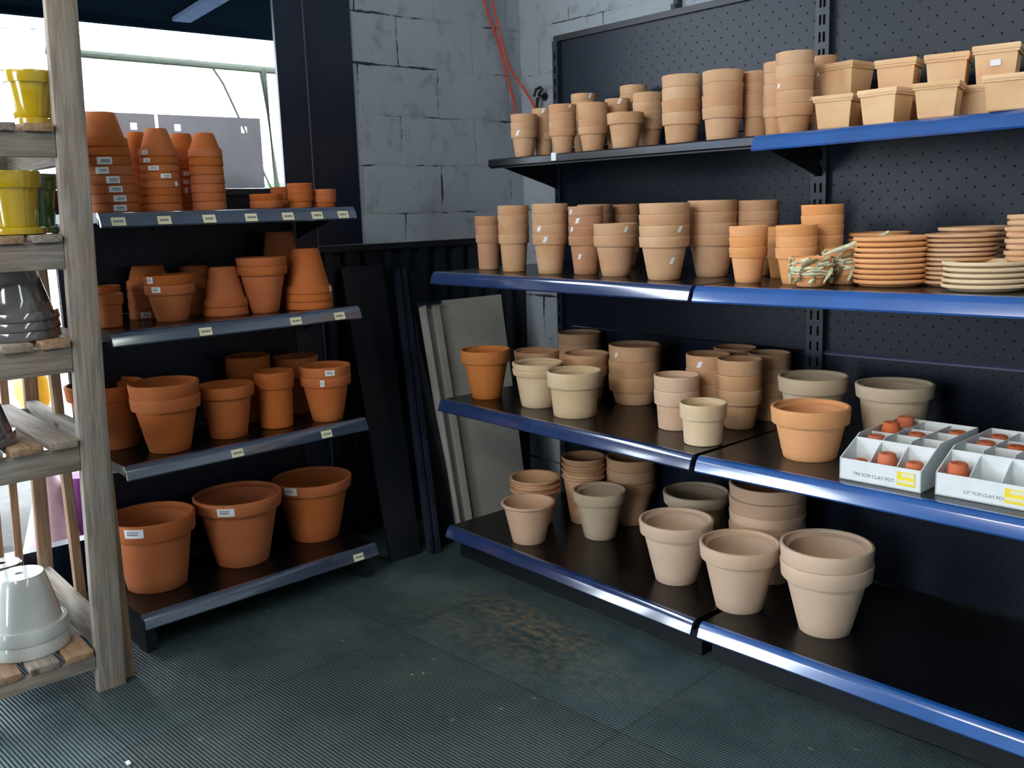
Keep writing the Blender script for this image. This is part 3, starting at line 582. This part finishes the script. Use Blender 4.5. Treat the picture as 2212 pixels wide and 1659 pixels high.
# grey boards standing on the back of the left unit
for (y0, y1, lab, holes) in ((-1.78, -1.443, 'grey board behind the tallest upside-down stack, left of the gap', [-1.517]), (-1.432, -1.050, 'grey board behind the right stacks, right of the gap', [-1.365, -1.116])):
    bx = MB(); z0, z1 = 1.468, 1.722; hy = .011; hz0, hz1 = 1.668, 1.690
    ys = [y0]+[v for h in sorted(holes) for v in (h-hy, h+hy)]+[y1]
    X0, X1 = .128, .134
    for i in range(len(ys)-1):
        if i % 2 == 0: bx.box(X0, X1, ys[i], ys[i+1], z0, z1)
        else: bx.box(X0, X1, ys[i], ys[i+1], z0, hz0).box(X0, X1, ys[i], ys[i+1], hz1, z1)
    o = bx.build('grey_board', 'grey_board', None, smooth=0); tag(o, lab, 'board', 'grey boards in the window')

# ------------------------------------------------------------ things leaning in the corner
def lean_box(name, x0, x1, ya0, ya1, z1, yb0, yb1, thick, mat, label, cat, group=None, zb=0.002):
    # bottom edge at x1 between ya, top edge at x0 between yb
    o = MB(); th = Vector((thick, 0, 0))
    b0, b1, t0, t1 = Vector((x1, ya0, zb)), Vector((x1, ya1, zb)), Vector((x0, yb0, z1)), Vector((x0, yb1, z1))
    o.add([b0, b1, t1, t0, b0-th, b1-th, t1-th, t0-th], [(0, 1, 2, 3), (7, 6, 5, 4), (0, 4, 5, 1), (1, 5, 6, 2), (2, 6, 7, 3), (3, 7, 4, 0)])
    return o
g = thing('grey_shelf_panel', 'pale grey metal shelf panel with flanges leaning on the left wall', 'panel', (.40, -.22, 0))
L0 = g.location
def lp(u, v, e=0):   # u: across (0 left..1 right), v: up
    b0, b1, t0, t1 = Vector((.42, -.440, .006)), Vector((.42, -.020, .006)), Vector((.22, -.437, .985)), Vector((.22, .020, .985))
    p = (b0*(1-u)+b1*u)*(1-v)+(t0*(1-u)+t1*u)*v
    return p+Vector((1, 0, .2)).normalized()*e-L0
def strip(u0, u1, v0, v1, e0, e1, mi=0, mb=None):
    vs = [lp(u, v, e) for e in (e0, e1) for (u, v) in ((u0, v0), (u1, v0), (u1, v1), (u0, v1))]
    return (mb or MB()).add(vs, [(0, 1, 2, 3), (7, 6, 5, 4), (0, 4, 5, 1), (1, 5, 6, 2), (2, 6, 7, 3), (3, 7, 4, 0)], mi)
p = MB(); strip(.13, 1, 0, 1, 0, .003, mb=p); p.build('sheet', 'grey_shelf_paint', g, smooth=0)
p = MB(); strip(0, .02, 0, 1, 0, .042, mb=p); strip(.02, .13, 0, 1, 0, .003, mb=p); strip(.12, .19, 0, 1, .003, .030, mb=p)
for i in range(46):
    v = .02+i*.0208
    strip(.035, .040, v, v+.006, .003, .0035, 1, p); strip(.085, .09, v, v+.006, .003, .0035, 1, p); strip(.20, .206, v, v+.006, .003, .0035, 1, p)
p.build('flange', ['grey_shelf_paint', 'slot_dark'], g, smooth=0)
p = MB(); strip(-.03, .2, .985, 1.0, 0, .045, mb=p); p.build('end_cap', 'channel_blue', g, smooth=0)
o = lean_box('x', .118, .470, -.80, -.655, 1.150, -.735, -.535, .012, '', '', '')
o.build('dark_metal_panel', 'leaning_steel', None, smooth=0); q = bpy.data.objects['dark_metal_panel']; tag(q, 'wide dark steel panel leaning on the wall beside the left shelving', 'panel', 'steel panels leaning in the corner')
o = lean_box('x', .130, .500, -.652, -.640, 1.150, -.528, -.505, .03, '', '', '')
ch = MB()
def bar(xb, yb, xt, yt, w, dpt, z1, mb):
    b, t = Vector((xb, yb, .001)), Vector((xt, yt, z1))
    vs = []
    for p_ in (b, t):
        vs += [p_+Vector((0, -w/2, 0)), p_+Vector((0, w/2, 0)), p_+Vector((-dpt, w/2, 0)), p_+Vector((-dpt, -w/2, 0))]
    mb.add(vs, [(0, 1, 2, 3), (7, 6, 5, 4), (0, 4, 5, 1), (1, 5, 6, 2), (2, 6, 7, 3), (3, 7, 4, 0)])
bar(.515, -.628, .165, -.492, .016, .03, 1.135, ch); bar(.520, -.598, .170, -.462, .020, .03, 1.135, ch); bar(.500, -.612, .150, -.478, .05, .012, 1.135, ch)
o = ch.build('steel_channel', 'channel_blue', None, smooth=0); tag(o, 'slim blue steel channel with scuffed edges leaning beside the grey panel', 'channel', 'steel panels leaning in the corner')
for (yb, yt, wd, lab) in ((-.515, -.385, .085, 'dark narrow steel panel leaning between the blue channel and grey panel'),):
    mb = MB(); bar(.46, yb, .150, yt, wd, .014, 1.12, mb); bar(.47, yb-wd/2, .160, yt-wd/2, .008, .02, 1.12, mb)
    o = mb.build('dark_metal_panel', 'leaning_steel', None, smooth=0); tag(o, lab, 'panel', 'steel panels leaning in the corner')

# cords and hook in the corner
def cord(name, pts, label):
    P_ = [Vector(p) for p in pts]; fine = []
    for i in range(len(P_)-1):
        p0, p1, p2, p3 = P_[max(i-1, 0)], P_[i], P_[i+1], P_[min(i+2, len(P_)-1)]
        for k in range(8):
            t_ = k/8; fine.append(.5*((2*p1)+(-p0+p2)*t_+(2*p0-5*p1+4*p2-p3)*t_**2+(-p0+3*p1-3*p2+p3)*t_**3))
    fine.append(P_[-1]); o = MB().tube(fine, .0048, 8).build(name, 'cord_red', None); tag(o, label, 'cord', 'red cords in the corner')
cord('red_cord', [(.118, -.28, 3.14), (.118, .063, 2.267), (.118, .104, 2.174), (.118, .143, 2.08), (.118, .177, 1.983), (.118, .202, 1.904), (.118, .234, 1.794), (.12, .25, 1.58)], 'red cord hanging to the left behind the leftmost front pots')
cord('red_cord', [(.128, -.14, 3.14), (.128, .102, 2.27), (.128, .13, 2.176), (.128, .159, 2.08), (.128, .189, 2.003), (.132, .222, 1.955), (.149, .24, 1.919), (.194, .24, 1.868), (.23, .24, 1.822), (.245, .24, 1.79)], 'red cord running right to the black hook in the corner')
h = thing('wall_hook', 'small black hook in the corner holding a red cord', 'hook', (.262, WY, 1.855))
MB().lathe([(0, 0), (.018, 0), (.018, .006), (0, .006)], 16).build('plate', 'black_steel', h, rot=(PI/2, 0, 0))
hk = MB(); hk.tube([(0, -.006, 0), (0, -.04, .004), (.02, -.055, .012), (.03, -.045, .026), (.012, -.04, .038), (-.012, -.045, .03), (-.02, -.05, .0)], .007, 8); hk.build('hook', 'black_steel', h)
MB().tube([(-.005, -.04, -.005), (-.01, -.045, -.05), (.0, -.045, -.10)], [.010, .008, .004], 8).build('tail', 'black_steel', h)
b = MB().box(-.010, .010, -.030, 0, -.03, .10).box(-.010, .010, -.045, -.030, -.03, -.006).build('wall_bracket', 'black_steel', None, loc=(1.03, WY, 2.12)); tag(b, 'small black bracket on the wall above the pegboard', 'bracket')

# ------------------------------------------------------------ pots
def pot_profiles(R, rb, H, b, kind):
    if kind == 'flare':
        t = min(.0065, (R*.93-rb)/H*b*.85); t = max(t, .003)
        rw = lambda z: rb+(R*.93-rb)*z/H
        body = [(R*.14, 0), (rb-.002, 0), (rb, .002)]+[(rw(H*k), H*k) for k in (.2, .45, .7, .9)]+[(rw(H)-.001, H-.003), (rw(H)-t-.001, H-.003)]+[(rw(H*k)-t, H*k) for k in (.9, .6, .3)]+[(rb-t, t), (R*.14, t)]
        rim = [(rw(H)-t-.0005, H-.012), (rw(H-.014)+.0004, H-.014), (R*.985, H-.009), (R, H-.005), (R*.99, H-.001), (R*.96, H), (rw(H)-t-.0005, H-.001)]
        return body, rim
    rs = R*.872                      # body radius under the rim
    sl = (rs-rb)/(H-b)
    t = max(.0028, min(.0085, sl*b*.85, R*.09)); ti = t
    rw = lambda z: rb+sl*z
    Ri = R-max(.0045, min(.010, R*.085))
    rtop = min(rs, Ri+.004)
    zt = H-b*.35
    hole = max(.004, min(.012, R*.15))
    body = [(hole, 0), (rb-.0025, 0), (rb, .0025)]+[(rw((H-b)*k), (H-b)*k) for k in (.25, .5, .75, 1)]+[(rs*.985, zt), (rs*.985-t*.8, zt)]+[(rw((H-b)*k)-t, (H-b)*k) for k in (1, .75, .5, .25)]+[(rb-t, t*1.2), (hole, t*1.2)]
    rin = min(Ri, rs*.985-t*.8)
    rim = [(rs*.985-t*.8-.0004, zt-.001), (rs*.99, H-b+.0008), (R*.962, H-b), (R*.970, H-b+.0018), (R*.990, H-b*.40), (R, H-.005), (R*.992, H-.0012), (R*.975, H), (Ri+.002, H), (Ri, H-.002), (Ri-.0005, H-b*.22)]
    return body, rim
def sticker_mesh(R, az, z, w, h, shear, rfun):
    n = 7; vs = []; fs = []; az = math.radians(az); da = w/R
    for e in (.0003, .0010):
        for j in range(2):
            for i in range(n):
                u = i/(n-1)-.5; v = j-.5; zz = z+v*h; rr = rfun(zz)+e
                a = az+u*da+(v*h*.45/R if shear else 0)
                vs.append((rr*math.cos(a), rr*math.sin(a), zz))
    def q(e, j, i): return e*2*n+j*n+i
    for i in range(n-1):
        fs.append((q(1, 0, i), q(1, 0, i+1), q(1, 1, i+1), q(1, 1, i))); fs.append((q(0, 1, i), q(0, 1, i+1), q(0, 0, i+1), q(0, 0, i)))
        for j in (0, 1): fs.append((q(0, j, i), q(0, j, i+1), q(1, j, i+1), q(1, j, i)))
    for i in (0, n-1): fs.append((q(0, 0, i), q(1, 0, i), q(1, 1, i), q(0, 1, i)))
    mb = MB().add(vs, fs)
    if w > .014:   # faint printed lines
        for (v0, v1) in ((-.18, .02), (.12, .26)):
            x = -.34
            while x < .18:
                ww = random.uniform(.05, .10); c = []
                for (uu, vv) in ((x, v0), (x+ww, v0), (x+ww, v1), (x, v1)):
                    zz = z+vv*h; a = az+uu*da; rr = rfun(zz)+.0014; c.append((rr*math.cos(a), rr*math.sin(a), zz))
                mb.add(c, [(0, 1, 2, 3)], 1); x += ww+.03
    return mb
SHELFNAME = {'A0': 'top right shelf', 'B0': 'top right shelf', 'A1': 'second right shelf', 'B1': 'second right shelf', 'A2': 'third right shelf', 'B2': 'third right shelf', 'A3': 'bottom right shelf', 'B3': 'bottom right shelf', 'L0': 'top left shelf', 'L1': 'second left shelf', 'L2': 'third left shelf', 'L3': 'bottom left shelf'}
ORD = ['topmost', 'second from top', 'third from top', 'fourth from top', 'fifth from top', 'sixth from top', 'seventh from top', 'eighth from top', 'ninth from top', 'tenth from top', 'eleventh from top', 'twelfth from top']
def ordinal(i, n):   # i counts from the bottom
    k = n-1-i
    if n > 1 and k == n-1: return 'bottom'
    return ORD[k]
for (sid, sh, x, y, z, R, rb, H, bnd, n, inv, colr, kind, desc, sts) in STACKS:
    body, rim = pot_profiles(R, rb, H, bnd, kind)
    seg = 56 if R > .085 else 40
    mat = CM[colr]
    bme = MB().lathe(body, seg, closed=True).mesh('body', [mat], 40); rme = MB().lathe(rim, seg, closed=True).mesh('rim', [mat], 40)
    roots = []
    rs = R*.872; sl = (rs-rb)/(H-bnd) if kind != 'flare' else (R*.93-rb)/H
    if kind == 'flare': rfun = lambda zz: rb+sl*zz
    else: rfun = lambda zz: (R*(.970+.030*min(1, (zz-H+bnd)/(bnd*.9))) if zz > H-bnd else rb+sl*max(0, zz))
    lean_ = -.0026 if sid == 'i1' else 0
    for i in range(n):
        if n == 1: lab = '%s, %s' % (desc, SHELFNAME[sh])
        else: lab = '%s %s pot, %s, %s' % (ordinal(i, n), CW[colr], desc, SHELFNAME[sh])
        jx_, jy_ = (random.uniform(-.0008, .0008) for _ in range(2)) if i else (0, 0)
        base = z+i*bnd*(1.0)+(.0006*i)
        up = 0
        if sh[0] == 'B': rot = (0, -BR, BY)
        else: rot = (0, 0, 0)
        wb_ = (random.uniform(-.006, .006), random.uniform(-.006, .006)) if (i and i == n-1 and kind != 'flare') else (0, 0)
        if inv: rot = (PI, 0, 0); base += H
        elif sh[0] != 'B': rot = (wb_[0], wb_[1], 0)
        r = thing('clay_pot', lab, 'pot', (x+jx_, y+jy_+i*lean_, base+.0003), rot, 'clay pots on the '+SHELFNAME[sh])
        link('body', bme, r); link('rim', rme, r); roots.append(r)
    for (az, zr, sw, shh, fl) in [tuple(s_) for s_ in sts]:
        if inv: i = max(0, min(n-1, int(zr/bnd))); zl = H-(zr-i*bnd); az = -az; zc = H-bnd*.5; zl = zc if abs(zl-zc) < bnd*.6 else zl
        else:
            i = max(0, min(n-1, int(math.floor((zr-(H-bnd))/bnd)))); zl = zr-i*bnd
            if zl < H-bnd: i = 0; zl = zr
            else: zl = max(H-bnd+shh/2+.001, min(H-shh/2-.001, zl))
        shh = min(shh, bnd*.8) if zl > H-bnd else shh
        sticker_mesh(R, az, zl, sw, shh, fl, rfun).build('price_sticker', ['white_paper', 'ink_grey'], roots[i])

# saucers
for (x, y, z, R, Ht, n, colr, lab) in SAUCERS:
    step = Ht/(n+.35); h = step*1.30
    prof = [(0, 0), (R*.80, 0), (R*.83, .002), (R*.90, h*.36), (R*.925, h*.44), (R*.985, h*.50), (R, h*.60), (R, h*.88), (R*.985, h*.98), (R*.965, h), (R*.94, h*.97), (R*.87, h*.60), (R*.80, h*.30), (0, h*.30)]
    me = MB().lathe(prof, 56).mesh('saucer', [CM[colr]], 40)
    for i in range(n):
        tilt = (0, 0)
        if 'tall tan stack in' in lab and i > 5: tilt = (0, 0)
        o = link('saucer', me, None, (x+random.uniform(-.003, .003), y+random.uniform(-.003, .003), z+i*step+.0004)); o.rotation_euler = (0, -BR, BY)
        tag(o, '%s %s saucer, %s, second right shelf' % (ordinal(i, n), {'orange': 'orange', 'tan': 'tan', 'cream': 'cream'}[colr], lab), 'saucer', 'clay saucers on the second right shelf')

# square planters with thick rims
def planter_meshes(s, H):
    a = s/2; rh = H*.19
    def ring(hw, z): return [(-hw, -hw, z), (hw, -hw, z), (hw, hw, z), (-hw, hw, z)]
    def loft(levels, closed=False):
        mb = MB(); vs = []
        for hw, z in levels: vs += ring(hw, z)
        fs = []; n = len(levels)
        for i in range(n if closed else n-1):
            j = (i+1) % n
            for k in range(4): fs.append((i*4+k, i*4+(k+1) % 4, j*4+(k+1) % 4, j*4+k))
        if not closed: fs += [(3, 2, 1, 0), tuple((n-1)*4+k for k in range(4))]
        return mb.add(vs, fs)
    body = loft([(a*.76-.003, 0), (a*.76, .003), (a*.89, H-rh), (a*.89, H-rh*.4), (a*.80, H-rh*.4), (a*.68, .010)]).mesh('body', ['clay_square'], 30)
    rim = loft([(a*.875, H-rh), (a*.96, H-rh), (a*.97, H-rh+.004), (a*.955, H-rh*.72), (a*.985, H-rh*.66), (a, H-rh*.5), (a, H-rh*.16), (a*.98, H), (a*.84, H), (a*.82, H-.003), (a*.81, H-rh*.42)], True).mesh('rim', ['clay_square'], 30)
    return body, rim
for i, (x, y, zt, w_, yaw, lab, st) in enumerate(SQ):
    th_ = math.radians(29-yaw); s = max(.11, min(.165, w_/(abs(math.cos(th_))+abs(math.sin(th_)))))
    zs = HZ[0]+(x-JX)*math.sin(BR); ztop = zt-.014
    rot = (0, -BR, math.radians(yaw)); grp = 'square planters on the top right shelf'
    if i < 5: base, H_ = zs, ztop-zs
    else:
        H_ = .100 if i == 5 else .108; base = ztop-H_
        body, rim = planter_meshes(s, base-zs-.001)
        lo = thing('square_planter', 'lower square clay planter under the %s upper planter' % lab.replace('upper row, ', '').replace(', with a white sticker', ''), 'planter', (x, y, zs+.0005), rot, grp)
        link('body', body, lo); link('rim', rim, lo)
    body, rim = planter_meshes(s, H_)
    r = thing('square_planter', 'square clay planter, %s' % lab, 'planter', (x, y, base+.0005), rot, grp)
    link('body', body, r); link('rim', rim, r)
    if st: MB().box(-.012, .012, -s*.5*.895-.0012, -s*.5*.895+.003, H_*.52, H_*.66).build('price_sticker', 'white_paper', r)

# small pots tied with raffia
def bundle(x, y, z, tilt, n, label):
    r = thing('pot_bundle', label, 'pot bundle', (x, y, z), (tilt, 0, random.random()), 'raffia-tied pot bundles')
    R, H, b = .050, .042, .017
    body, rim = pot_profiles(R, .036, H, b, 'pot'); me = MB().lathe(body, 32, closed=True).lathe(rim, 32, closed=True).mesh('small_pot', ['clay_peach'], 40)
    for i in range(n):
        o = link('small_pot', me, r, (0, 0, i*b+.001))
    T = n*b+H-b
    for k in range(9):
        a0 = k*PI*2/9; pts_ = []; rr = .0515+random.uniform(0, .004)
        for j in range(11):
            u = j/10; zz = .012+u*(T-.012)+random.uniform(-.004, .004); aa = a0+u*random.uniform(.5, 1.4); pts_.append((rr*math.cos(aa), rr*math.sin(aa), zz))
        MB().tube(pts_, [random.uniform(.0015, .0062) for _ in pts_], 6).build('raffia_strand', 'raffia' if k % 3 else 'raffia_dark', r)
    for k in range(4):
        a0 = random.uniform(0, 6.28); pts_ = [(.052*math.cos(a0+j*.25), .052*math.sin(a0+j*.25), T*.45+k*.008+random.uniform(-.003, .003)) for j in range(14)]
        MB().tube(pts_, [random.uniform(.002, .005) for _ in pts_], 6).build('raffia_strand', 'raffia', r)
    pts_ = [(.03, 0, T+.004), (.05, .02, T+.014), (.085, .03, T+.026), (.11, .035, T+.040)]
    MB().tube(pts_, [.004, .006, .008, .005], 6).build('raffia_strand', 'raffia', r)
zb = HZ[1]+(2.06-JX)*math.sin(BR)
bundle(2.118, -.520, HZ[1]+.307*math.sin(BR)+.0005, 0, 3, 'little clay pot bundle tied with raffia, front one by the orange stack')
bundle(2.150, -.415, HZ[1]+.34*math.sin(BR)+.0005, 0, 4, 'little clay pot bundle tied with raffia, darker one behind the front bundle')

# ------------------------------------------------------------ cartons of tiny pots
def text_mesh(s, size):
    cu = bpy.data.curves.new('text', 'FONT'); cu.body = s; cu.size = size; cu.extrude = .0002
    o = bpy.data.objects.new('text', cu); col.objects.link(o); bpy.context.view_layer.update()
    me = bpy.data.meshes.new_from_object(o.evaluated_get(bpy.context.evaluated_depsgraph_get())); bpy.data.objects.remove(o); bpy.data.curves.remove(cu)
    return me
def carton(x, y, W_, D_, ncol, nrow, label, label_text, lx_, yx):
    zs = HZ[2]+(x-JX)*math.sin(BR)
    c = thing('carton_tray', label, 'carton', (x, y, zs+.0005), (0, -BR, BY), 'white cartons on the third right shelf')
    hf, hb, t = .056, .104, .003
    cut = [(0, 0), (D_, 0), (D_, hb), (D_*.30, hb), (D_*.05, hf+.008), (0, hf)]
    tr = MB().box(0, W_, 0, D_, 0, t).box(0, W_, 0, t, 0, hf).box(0, W_, D_-t, D_, 0, hb)
    tr.prism(cut, 'x', 0, t).prism(cut, 'x', W_-t, W_); tr.build('tray', 'carton_white', c, smooth=0)
    cw, cdp = W_/ncol, D_/nrow
    for i in range(1, ncol):
        xx = i*cw; MB().prism([(t, t), (D_-t, t), (D_-t, hb-.004), (D_*.30, hb-.004), (D_*.20, hb-.02), (t+.012, hf-.008), (t, hf-.012)], 'x', xx-.0012, xx+.0012).build('divider', 'carton_white', c, smooth=0)
    for j in range(1, nrow):
        yy = j*cdp; MB().box(t, W_-t, yy-.0012, yy+.0012, t, hb-.008).build('divider', 'carton_white', c, smooth=0)
    me = text_mesh(label_text, .0125 if x < 2.4 else .0108); o = link('printed_text', me, c, (lx_, -.0004, .016)); me.materials.clear(); me.materials.append(M['ink_grey']); o.rotation_euler = (PI/2, 0, 0)
    MB().box(yx, yx+.045, -.0012, -.0002, .012, .046).build('yellow_sticker', 'yellow_label', c, smooth=0)
    MB().box(yx+.002, yx+.043, -.0018, -.0011, .018, .026).box(yx+.012, yx+.044, -.0018, -.0011, .034, .044).build('sticker_field', 'tag_cream', c, smooth=0)
    return c, zs
c1, z1_ = carton(2.240, -.556, .212, .335, 3, 4, 'white carton tray of tiny clay pots, left one beside the orange pot', 'TM 7CM CLAY POT', .038, .152)
c2, z2_ = carton(2.478, -.532, .285, .335, 4, 4, 'white carton tray of tiny clay pots, right one cut off by the photo', '2.5" 7CM CLAY POT', .066, .158)
def tiny(R, H):
    body, rim = pot_profiles(R, R*.64, H, H*.26, 'pot'); return MB().lathe(body, 28, closed=True).lathe(rim, 28, closed=True).mesh('clay_pot', ['clay_small'], 40)
ROW = ['front row', 'second row', 'third row', 'back row']; COLN = ['first', 'second', 'third', 'fourth']
tall, short, mini = tiny(.0325, .072), tiny(.031, .060), tiny(.026, .044)
PL = [('c1', 0, 0, -1), ('c1', 1, 0, 1), ('c1', 2, 0, 0), ('c1', 0, 1, 2), ('c1', 2, 1, 1), ('c1', 1, 2, 2), ('c1', 0, 2, 3), ('c1', 0, 3, 3), ('c1', 2, 3, 2), ('c1', 2, 2, 9),
      ('c2', 0, 0, 1), ('c2', 0, 2, 2), ('c2', 0, 3, 2), ('c2', 1, 2, 2), ('c2', 1, 1, 1), ('c2', 2, 2, 2), ('c2', 2, 3, 2)]
for (car, i, j, cnt) in PL:
    root, W_, nc = (c1, .212, 3) if car == 'c1' else (c2, .285, 4)
    mw = Matrix.Translation(root.location) @ (Matrix.Rotation(BY, 4, 'Z') @ Matrix.Rotation(-BR, 4, 'Y'))
    lxp, lyp = (i+.5)*W_/nc, (j+.5)*.335/4; side = 'left' if car == 'c1' else 'right'
    me_, h_ = (mini, .044) if cnt == -1 else ((short, .060) if cnt == 0 else (tall, .072))
    num = cnt if 1 < cnt < 9 else 1
    for k in range(num):
        up = cnt == 9
        p_ = mw @ Vector((lxp, lyp, .0035 if up else .0035+h_+.0005+k*.0205))
        o = link('clay_pot', me_, None, p_); o.rotation_euler = (0 if up else PI, 0, random.random()*3)
        nm = '' if num == 1 else ordinal(k, num)+' '
        tag(o, '%stiny red clay pot %s, %s carton, %s cell of the %s' % (nm, 'upright' if up else 'inverted', side, COLN[i], ROW[j]), 'pot', 'tiny pots in the cartons')

# ------------------------------------------------------------ wooden rack on the left
rk = thing('wooden_rack', 'weathered pallet-wood rack at the left edge', 'rack', (.72, -1.955, 0))
RL = [(.075, .115), (.673, .745), (.955, 1.026), (1.240, 1.312), (1.537, 1.602)]
SLAT = .022; XF, XR = 0.0, -.78      # front and back in local x
lean = math.tan(math.radians(2.1))
def sheared(mb_):   # the whole rack leans slightly sideways
    for v in mb_.v: v.y += v.z*lean
    return mb_
def wbox(name, x0, x1, y0, y1, z0, z1, grain, mat='pallet_wood', lean_=True):
    mb_ = MB().box(x0, x1, y0, y1, z0, z1, bev=.003, grain=grain)
    if lean_: sheared(mb_)
    return mb_.build(name, mat, rk, grain=True, smooth=25)
wbox('post', -.032, 0, -.040, .040, 0.0, 2.35, 'z'); wbox('brace', -.060, -.033, .046, .078, 0, 1.2, 'z', 'pallet_wood_warm', False)
wbox('post', XR, XR+.035, .006, .050, .0, 1.56, 'z', 'pallet_wood_warm'); wbox('post', -.035, -.003, -.395, -.330, 0, 2.35, 'z'); wbox('post', XR, XR+.035, -.395, -.330, 0, 1.56, 'z')
wbox('brace', -.46, -.425, .041, .070, 0, 1.4, 'z', 'pallet_wood_warm', False)
for k, (z0, z1) in enumerate(RL):
    wbox('front_rail', -.026, -.003, -.329, -.041, z0, z1, 'y')
    wbox('back_rail', XR+.036, XR+.060, -.39, .045, z0-.02, z1-.003, 'y')
    wbox('side_rail', XR+.036, -.061, .006, .038, z0-.012, z1+(.05 if k == 0 else .02), 'x')
    yy = -.046; i = 0
    while yy > -.30:
        ww = (.074, .078, .070, .082)[i % 4]
        if i > 0 or k in (1,): pass
        wbox('shelf_slat', XR+.062, .010 if k else -.028+.03, yy-ww, yy, z1+.0005, z1+SLAT, 'x', 'pallet_wood' if (i+k) % 2 else 'pallet_wood_warm'); yy -= ww+.020; i += 1
for k, yb in enumerate((-.04, -.10, -.17, -.26)):
    if yb > .05: continue
    wbox('back_slat', XR-.012, XR-.0005, yb-.022, yb+.004, .0, 1.56, 'z', 'pallet_wood_warm')
RTOP = [z1+SLAT for z0, z1 in RL]
RP = {n_: (x_, y_, z_, R_) for n_, x_, y_, z_, R_ in RACKPOTS}
def gpot(name, label, key, shelf, H, ratio, mats, inv=False, n=1, saucer=None, x=None, y=None, R=None, band=.24, base_mat=None):
    X_, Y_, Z_, R_ = RP[key]; R_ = R or R_; X_ = x or X_; Y_ = y or Y_
    z0 = RTOP[shelf]+.0005; b_ = H*band
    body, rim = pot_profiles(R_, R_*ratio, H, b_, 'pot')
    for i in range(n):
        lab = label if n == 1 else '%s %s' % (ordinal(i, n), label)
        hz_ = z0+i*b_*1.01+(H if inv else (.012 if saucer else 0))
        r = thing(name, lab, 'pot', (X_, Y_, hz_), (PI if inv else 0, 0, 0), 'glazed pots on the wooden rack')
        MB().lathe(body, 56, closed=True).build('body', mats, r); MB().lathe(rim, 56, closed=True).build('rim', mats, r)
        if base_mat: MB().lathe([(.012, -.0012), (R_*ratio-.006, -.0012), (R_*ratio-.006, -.0002), (.012, -.0002)], 40, closed=True).build('unglazed_base', base_mat, r)
        if saucer:
            MB().lathe([(0, -.0115), (R_*saucer*.93, -.0115), (R_*saucer, -.009), (R_*saucer*1.01, .006), (R_*saucer*.97, .008), (R_*saucer*.93, -.0005), (0, -.0005)], 48).build('saucer', mats, r)
def Hof(key, shelf): return RP[key][2]-RTOP[shelf]
gpot('glazed_pot', 'glossy yellow glazed pot on the upper level of the wooden rack', 'y1', 4, Hof('y1', 4)-.012, .60, 'glaze_yellow', saucer=.66)
gpot('glazed_pot', 'yellow glazed pot with saucer, one rack level below the other yellow', 'y2', 3, Hof('y2', 3)-.012, .74, 'glaze_yellow', saucer=1.0, band=.28)
gpot('glazed_pot', 'dark green glazed pot behind the lower yellow pot', 'gr', 3, Hof('gr', 3)-.012, .68, 'glaze_green', saucer=.84, band=.28)
gpot('glazed_pot', 'grey glazed pot, upside-down stack with window reflections on the rack', 'gz', 2, .150, .58, 'glaze_grey', inv=True, n=3, band=.17)
gpot('glazed_pot', 'dark grey cone-shaped pot cut off at the left edge', 'dk', 1, .150, .5, 'glaze_grey', inv=True, R=.085, y=RP['dk'][1]-.015)
gpot('glazed_pot', 'white glazed pot, upside-down pair low on the wooden rack', 'wh', 0, .185, .57, 'glaze_white', inv=True, n=2, band=.22)
gpot('glazed_pot', 'dark brown upside-down pot with white base behind the white pair', 'wb', 0, .205, .62, 'glaze_brown', inv=True, base_mat='glaze_white', R=.09)
# crinkled clear film hanging above the yellow pot
fm = MB(); nu, nv = 26, 22; vs = []
for j in range(nv+1):
    for i in range(nu+1):
        u, v = i/nu, j/nv
        vs.append((.30+.012*math.sin(u*17+v*5)+.016*math.sin(v*13+u*7)+.006*math.sin(u*41-v*23), -2.35+u*.525+v*.008, 1.645+v*.29))
fs = [(j*(nu+1)+i, j*(nu+1)+i+1, (j+1)*(nu+1)+i+1, (j+1)*(nu+1)+i) for j in range(nv) for i in range(nu)]
fm.add(vs, fs); o = fm.build('plastic_film', 'film', None, smooth=80); o.modifiers.new('thickness', 'SOLIDIFY').thickness = .0015
tag(o, 'crinkled clear plastic film hanging above the top yellow pot', 'film')

# ------------------------------------------------------------ crumbs on the floor
for (x, y, s_, mt, nm, lab) in ((1.152, -2.059, .009, 'white_paper', 'paper_scrap', 'white scrap of paper on the mat at the bottom left'), (1.276, -1.265, .0035, 'dirt_crumb', 'crumb', 'left one of two tan crumbs in the middle of the mat'), (1.295, -1.235, .0035, 'dirt_crumb', 'crumb', 'right one of two tan crumbs in the middle of the mat')):
    o = MB().box(-s_, s_, -s_*.6, s_*.6, 0, s_*.6, bev=s_*.2).build(nm, mt, None, loc=(x, y, .0006)); tag(o, lab, 'debris')
